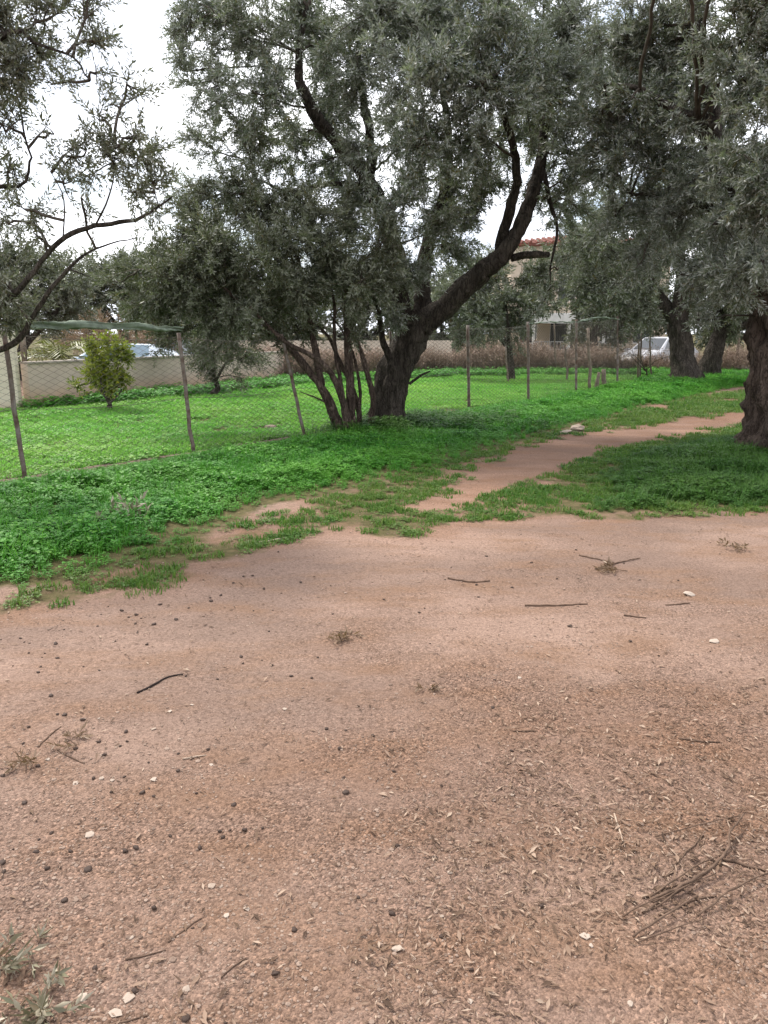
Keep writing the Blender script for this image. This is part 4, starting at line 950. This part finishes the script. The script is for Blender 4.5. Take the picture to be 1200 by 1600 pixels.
# taller dark weeds along the far edge of the field
band = np.array([(-7.7, 16.2), (-8.2, 17), (-5.2, 22.6), (-3.2, 26.6), (2.4, 32.4), (13.5, 33), (12.5, 29.8), (3, 28.5), (-1.5, 24.8), (-3.6, 21.4), (-5.6, 18.2)])
x, y = sample(band, 34, r); put('field_weeds', 'taller green weeds along the far side of the field', [clover_proto(540 + k, 30, .2, .05, .24, .045, 'clover') for k in range(5)], x, y, r.uniform(.7, 1.5, len(x)), r)
# dry scrub behind the field
scr = np.array([(-4.6, 25.5), (2.6, 31.4), (14, 31.4), (26, 32), (26, 36.0), (3.6, 34.6), (-5.5, 33.0)])
x, y = sample(scr, 22, r); keep = (np.hypot(x - 12.1, y - 34.2) > 2.2) | (y < 32.6)
x, y = x[keep], y[keep]; put('dry_scrub', 'pinkish-brown dry scrub along the far edge of the field', [dry_proto(600 + k) for k in range(6)], x, y, r.uniform(.55, 1.1, len(x)) * (.45 + 1.1 * fbm(x * .7, y * .7, 3)), r)

# ------------------------------------------------------------------ litter and loose things on the track
def chip_mesh(name, x, y, size, aspect, r, lift=.004, curl=.25, tilt=.25):
    n = len(x); z = surf(x, y) + lift; a = r.uniform(0, 6.28, n); l = size; w = size * aspect
    dx, dy = np.cos(a), np.sin(a); tz = r.normal(0, tilt, n); sz = r.normal(0, tilt, n)
    c = np.stack([x, y, z + np.abs(tz) * l * .4], 1); d = np.stack([dx, dy, tz], 1) * l[:, None] / 2; s = np.stack([-dy, dx, sz], 1) * w[:, None] / 2
    up = np.zeros((n, 3)); up[:, 2] = curl * w
    V = np.stack([c - d, c + s + up, c + d, c - s + up], 1).reshape(-1, 3); k = np.arange(n)[:, None, None] * 4
    return mesh(name, V, (np.array([[0, 1, 2], [0, 2, 3]])[None] + k).reshape(-1, 3), False, {'tint': np.repeat(r.random(n), 4)})
def mat_litter():
    t = NT('dead_leaf'); c = t.ramp(t.attr('tint'), [(0, (.06, .036, .023)), (.4, (.17, .108, .070)), (.85, (.28, .19, .135)), (1, (.40, .30, .22))]); return t.done(c, .8, None, .2)
M['litter'] = mat_litter()
def view_pts(n, r, y0, y1, dens):
    y = y0 + (y1 - y0) * r.random(n) ** 1.6; x = r.uniform(-1, 1, n) * (y * .55 + .35); k = r.random(n) < dens(x, y); return x[k], y[k]
track = lambda x, y: 1 - np.clip(np.maximum.reduce([sdf(x, y, LUSH), sdf(x, y, RIGHT)]) * 4 + .8, 0, 1)
x, y = view_pts(330000, r, 1.2, 9, lambda x, y: np.clip((.05 + 1.0 * np.clip(sdf(x, y, HEAP) * 2.2 + .25 + (fbm(x * 3, y * 3, 3) - .5) * 1.6, 0, 1)) * track(x, y) + .05, 0, 1) * .42)
litter = link('leaf_litter', chip_mesh('leaf_litter', x, y, np.clip(r.gamma(3.0, .0050, len(x)), .005, .040), r.uniform(.10, .34, len(x)), r), M['litter']); tag(litter, 'dry olive leaves and bark chips littering the track', kind='stuff')

def stone_mesh(name, seed, sub=1, flat=.55, jag=.25):
    import bmesh
    bm = bmesh.new(); bmesh.ops.create_icosphere(bm, subdivisions=sub, radius=1); r_ = np.random.default_rng(seed); ax = r_.uniform(.65, 1.25, 2)
    for v in bm.verts:
        k = 1 + r_.normal(0, jag * .5); v.co = Vector((v.co.x * ax[0] * k, v.co.y * ax[1] * k, v.co.z * flat * k))
    me = bpy.data.meshes.new(name); bm.to_mesh(me); bm.free(); return me
def mat_stone(name, lo, hi):
    t = NT(name); rnd = t.n('ObjectInfo').outputs['Random']; n = t.noise(t.obj(), 3, 4)
    return t.done(t.mix(.3, t.ramp(rnd, [(0, lo), (1, hi)]), t.ramp(n, [(.3, lo), (.7, hi)])), .9, None, .15)
M['gravel'] = mat_stone('gravel_stone', (.13, .085, .062), (.36, .265, .205))
M['pale_stone'] = mat_stone('limestone', (.29, .22, .17), (.46, .38, .31))
M['olive_pit'] = mat_plain('dried_olive', (.058, .036, .026), .7, .4, 60, .3, 0, .4, .002)
x, y = view_pts(70000, r, 1.15, 8.5, lambda x, y: np.clip(.35 + (fbm(x * 1.7, y * 1.7, 3) - .45) * 3, .06, 1) * track(x, y))
protos = [stone_mesh('pebble', 700 + k) for k in range(6)]
for p_ in protos: p_.materials.append(M['gravel'])
sc = np.minimum(.0016 + r.gamma(1.3, .0011, len(x)), .0095)
scatter('gravel', 'fine loose gravel strewn over the dirt track', protos, np.stack([x, y, surf(x, y) + sc * .12], 1), r.uniform(0, 6.28, len(x)), sc)

# dark dried olives, each one a thing
def tr_ok(px, py): return True
pits = [(38, 1003), (45, 1020), (80, 1090), (377, 1026), (455, 1055), (487, 1058), (672, 1005), (773, 1057), (510, 1136), (800, 1168), (888, 1174), (690, 1227), (540, 1236), (537, 1212), (365, 1252), (325, 1170), (232, 1190), (222, 1235), (240, 1240), (278, 1202), (37, 1167), (60, 1200), (38, 1252), (5, 1215),
        (20, 1322), (73, 1352), (80, 1297), (137, 1352), (195, 1322), (212, 1317), (312, 1318), (175, 1356), (147, 1503), (210, 1540), (290, 1587), (352, 1592), (613, 1427), (690, 1459), (736, 1510), (680, 1340), (998, 1365), (847, 1408), (158, 960), (190, 955), (215, 985), (130, 1038), (155, 1045), (240, 975), (275, 968),
        (330, 940), (345, 932), (365, 915), (250, 945), (295, 950), (180, 1000), (100, 985), (70, 1020), (60, 1050), (20, 1040), (130, 1130), (90, 1120), (45, 1140), (420, 985), (290, 1055), (340, 1060), (560, 1100), (435, 870), (520, 960), (600, 940), (655, 958), (705, 890), (760, 870), (830, 880), (900, 860), (1000, 905), (1060, 905), (870, 905), (1125, 862),
        (975, 880), (800, 920), (470, 915), (395, 905), (440, 930), (1100, 1130), (975, 1225), (1105, 1275), (620, 1320), (560, 1400), (460, 1450), (430, 1520), (300, 1440), (240, 1410), (100, 1400), (410, 1290), (150, 1275), (1110, 1015), (985, 1000), (890, 980), (1030, 1020), (770, 1100), (930, 1120)]
pr = np.random.default_rng(91)
for cx, cy, n_ in ((60, 1010, 7), (190, 965, 8), (130, 1150, 7), (230, 1220, 7), (60, 1330, 6), (340, 940, 5), (420, 1040, 4), (300, 1290, 5), (700, 930, 4), (560, 1180, 4)):
    pits += [(cx + pr.normal(0, 45), cy + pr.normal(0, 22)) for _ in range(n_)]
pm = [stone_mesh('fallen_olive', 720 + k, 2, .55, .3) for k in range(5)]
for p_ in pm:
    p_.materials.append(M['olive_pit']); p_.polygons.foreach_set('use_smooth', np.ones(len(p_.polygons), bool))
for i, (px, py) in enumerate(pits):
    g = G(px, py); s = r.uniform(.0045, .0105) * (1.25 if g[1] > 4 else 1)
    o = link('fallen_olive', pm[i % 5]); o.location = (g[0], g[1], hz(*g) + s * .3); o.scale = (s * r.uniform(1, 1.5), s, s * .95); o.rotation_euler = (r.normal(0, .2), r.normal(0, .2), r.uniform(0, 6.28))
    tag(o, 'small dark dried olive lying on the dirt track', 'olive', 'dried olives scattered on the track')
# pale stones
stones = [(1077, 926, .040, 'pale flat stone on the track by the fallen twigs at right'), (1116, 999, .025, 'white chip of stone below the pale flat stone at right')]
small = [(130, 1129), (155, 1128), (118, 1222), (175, 1216), (158, 1214), (265, 1112), (240, 1140), (345, 1377), (330, 1375), (353, 1422), (205, 1455), (154, 1522), (180, 1575), (145, 1570), (200, 1550), (128, 1550), (385, 1412), (690, 1430), (915, 1455), (925, 1470), (703, 1362), (240, 1215), (330, 1190), (300, 1100), (445, 1106), (395, 1213),
         (800, 1237), (812, 1055), (75, 1190), (30, 1195), (140, 1300), (500, 1415), (620, 1480), (735, 1560), (985, 1560), (290, 1540)]
sm = [stone_mesh('pale_stone', 740 + k, 1, .35, .45) for k in range(6)]
for p_ in sm: p_.materials.append(M['pale_stone'])
for i, (px, py, s, lb) in enumerate(stones + [(a, b, None, None) for a, b in small]):
    g = G(px, py); s = s or r.uniform(.006, .013)
    o = link('pale_stone', sm[i % 6]); o.location = (g[0], g[1], hz(*g) + s * .2); o.scale = (s * r.uniform(1, 1.5), s, s * .9); o.rotation_euler = (r.normal(0, .1), r.normal(0, .1), r.uniform(0, 6.28))
    tag(o, lb or 'small pale chip of limestone on the dirt track', 'stone', None if lb else 'pale stone chips on the track')
for px, py, s, lb in ((903, 674, .12, 'pale rock at the edge of the clover beside the path'), (884, 679, .075, 'smaller dusty rock left of the pale rock by the path'), (1163, 583, .45, 'grey boulder in the grass beyond the big trunk at right'), (424, 668, .09, 'small pale rock under the fence left of the thin stems')):
    g = G(px, py); o = link('rock', stone_mesh('rock', int(px), 2, .5, .3), M['pale_stone'] if s < .3 else M['concrete']); o.location = (g[0], g[1], hz(*g) + s * .25); o.scale = (s * 1.3, s * .9, s); tag(o, lb, 'rock')

# sticks
M['stick'] = mat_plain('dry_stick', (.13, .085, .06), .9, .4, 30, .1, 0, .4, .003)
M['stick_pale'] = mat_plain('bleached_stick', (.42, .32, .24), .9, .25, 30, .1, 0, .4, .003)
M['stick_dark'] = mat_plain('charred_stick', (.028, .02, .017), .9, .4, 30, .15, 0, .4, .003)
def stick(pix, rad, label, mat='stick', lift=0.0, fork=None):
    pts = []; rad *= .55
    for i, (px, py) in enumerate(pix):
        g = G(px, py); pts.append((g[0], g[1], hz(*g) + rad * .8 + (lift[i] if isinstance(lift, (list, tuple)) else lift)))
    q, rr_ = spline(pts, np.linspace(rad, rad * .6, len(pts)), .03); rr = np.random.default_rng(int(pix[0][0] * 7 + pix[0][1])); q[1:-1] += rr.normal(0, rad * .5, q[1:-1].shape) * (1, 1, .3)
    mb = MB().tube(q, rr_ * rr.uniform(.8, 1.2, len(rr_)), 7)
    o = mb.build('stick', M[mat], None, True); return tag(o, label, 'stick')
stick([(215, 1085), (240, 1072), (262, 1057), (286, 1053)], .010, 'dark charred curved stick on the track at left', 'stick_dark')
stick([(960, 1268), (968, 1290), (977, 1318)], .006, 'pale thin stick standing out in the litter at right', 'stick_pale')
stick([(1005, 1418), (1060, 1385), (1110, 1352), (1160, 1300)], .008, 'long brown stick, topmost of the stick heap at lower right')
stick([(1015, 1400), (1080, 1380), (1130, 1350), (1140, 1310), (1162, 1278)], .009, 'crooked branch curving up out of the stick heap at lower right', 'stick', [0, .02, .03, .03, .02])
stick([(1030, 1422), (1080, 1402), (1120, 1396)], .007, 'short stick at the bottom of the stick heap')
stick([(1040, 1365), (1075, 1325), (1100, 1300)], .007, 'straight stick left of the crooked branch in the heap')
stick([(1130, 1340), (1170, 1350), (1215, 1365)], .010, 'dark stick running out of the right edge beside the heap', 'stick')
stick([(1005, 1395), (1050, 1378), (1095, 1372)], .006, 'thin twig lying across the left end of the stick heap')
hr = np.random.default_rng(5)
for k, lb in enumerate(('thin twig along the upper side of the stick heap', 'thin twig poking from the left end of the stick heap', 'slender twig under the crooked branch', 'broken twig at the lower edge of the stick heap', 'slender twig crossing the middle of the stick heap', 'short twig just below the stick heap', 'bent twig right of the stick heap', 'faint twig above the stick heap')):
    ax, ay = (1080, 1010, 1060, 1040, 1070, 1050, 1150, 1090)[k], (1362, 1412, 1392, 1428, 1385, 1450, 1395, 1290)[k]; dx = hr.uniform(35, 70); dy = -dx * hr.uniform(.2, .6)
    stick([(ax - dx, ay - dy), (ax, ay + hr.uniform(-6, 6)), (ax + dx, ay + dy)], hr.uniform(.004, .0075), lb, 'stick', [.005, .02, .01])
stick([(1060, 1150), (1095, 1155), (1125, 1157)], .008, 'short brown stick on the litter near the right edge')
stick([(802, 1138), (840, 1137)], .006, 'short straight twig in the middle of the track')
stick([(700, 908), (735, 913), (765, 911)], .012, 'dark twig on the smooth dirt in front of the path')
stick([(905, 868), (935, 875), (962, 881)], .011, 'brown twig, left arm of the crossed pair on the track')
stick([(930, 890), (965, 880), (1000, 872)], .011, 'brown twig, right arm of the crossed pair on the track')
stick([(820, 948), (870, 947), (918, 944)], .011, 'long dark twig on the line where smooth dirt meets gravel')
stick([(975, 960), (1010, 962)], .010, 'short dark twig right of the long dark twig')
stick([(1040, 942), (1078, 939)], .009, 'short twig just below the pale flat stone')
stick([(405, 854), (425, 851), (444, 847)], .020, 'stubby pale stick lying in the grass fringe', 'stick_pale')
stick([(60, 1172), (80, 1152), (96, 1140)], .006, 'thin twig slanting on the dirt at far left')
stick([(90, 1175), (115, 1190), (132, 1195)], .006, 'small brown twig beside the leaf scraps at left')
stick([(165, 1598), (200, 1588), (232, 1580)], .005, 'brown twig at the bottom edge near the fallen leaves')
stick([(262, 1462), (290, 1440), (315, 1425)], .005, 'faint twig on the dirt above the bottom left corner')
stick([(195, 1490), (225, 1484), (258, 1475)], .0045, 'very thin twig right of the upper fallen sprig')
stick([(285, 1185), (305, 1181), (322, 1178)], .007, 'pale split twig beside a dark olive at left', 'stick_pale')
stick([(345, 1525), (365, 1508), (385, 1496)], .004, 'tiny brown twig ending in a white chip')

# fallen sprigs and small heaps of leaf scraps
M['leaf_fallen'] = mat_olive_leaf('fallen_olive_leaf', (.13, .125, .07), (.28, .245, .155), (.34, .295, .21), (.26, .17, .09), .05)
def sprig(name, label, px, py, n, spread, leaf, mat, seed, cat='sprig', h=.018, flat=.08):
    rr = np.random.default_rng(seed); g = G(px, py); base = np.array((g[0], g[1], hz(*g) + .004))
    root = empty(name, tuple(base)); tag(root, label, cat)
    protos = [spray_proto(4, spread * .8, leaf, leaf * .24, seed * 5 + k) for k in range(4)]
    pos = np.zeros((n, 3)); pos[:, :2] = base[:2] + rr.normal(0, spread * .5, (n, 2)); pos[:, 2] = base[2] + rr.uniform(.004, h, n)
    dr = rr.normal(0, 1, (n, 3)); dr[:, 2] = np.abs(dr[:, 2]) * flat
    V, Fc, T = place_sprays(protos, pos, dr, rr.uniform(.7, 1.1, n), rr); V[:, 2] = np.maximum(V[:, 2], base[2] + rr.uniform(0, .008, len(V)))
    link('leaves', mesh('leaves', V, Fc, False, {'tint': T}), M[mat], root)
    a = rr.uniform(0, 3.1); e = np.array((math.cos(a), math.sin(a), 0)) * spread * .8
    MB().tube([base - e, base + np.array((0, 0, .01)), base + e + np.array((0, 0, .004))], [.003, .0025, .0015], 5).build('stem', M['stick'], root)
    return root
sprig('olive_sprig', 'fallen grey-green olive sprig in the bottom left corner', 62, 1580, 14, .065, .050, 'leaf_fallen', 3)
sprig('olive_sprig', 'fallen olive leaves at the left edge, above the corner sprig', 15, 1510, 11, .055, .048, 'leaf_fallen', 4)
sprig('olive_sprig', 'pair of pale fallen olive leaves at lower left', 66, 1462, 1, .02, .050, 'leaf_fallen', 5)
sprig('leaf_scrap', 'small heap of dry twigs and leaf scraps in the middle of the track', 535, 1000, 9, .07, .05, 'leaf_dry', 6, 'leaf scraps')
sprig('leaf_scrap', 'dark scraps of leaves below the crossed twigs', 962, 893, 9, .10, .06, 'leaf_dry', 7, 'leaf scraps')
sprig('leaf_scrap', 'few dry leaves on the gravel right of the middle heap', 683, 1072, 4, .05, .05, 'leaf_dry', 8, 'leaf scraps', .02)
sprig('leaf_scrap', 'grey scraps of bark and leaf near the right edge of the track', 1152, 855, 7, .09, .06, 'leaf_dry', 9, 'leaf scraps')
sprig('leaf_scrap', 'dry leaf scraps beside pale chips at left', 40, 1200, 5, .05, .045, 'leaf_dry', 10, 'leaf scraps', .02)
sprig('leaf_scrap', 'tuft of dry leaf scraps at far left above the pale chips', 110, 1165, 5, .05, .045, 'leaf_dry', 12, 'leaf scraps', .02)
sprig('dead_stalks', 'bleached dead stalks lying in the clover at left', 185, 828, 12, .18, .10, 'leaf_fallen', 13, 'dead stalks', .16, .8)

tri = 0
for me in bpy.data.meshes:
    if me.users: tri += sum(max(0, p.loop_total - 2) for p in me.polygons) if len(me.polygons) < 5000 else len(me.loops) - 2 * len(me.polygons)
print('triangles', tri)
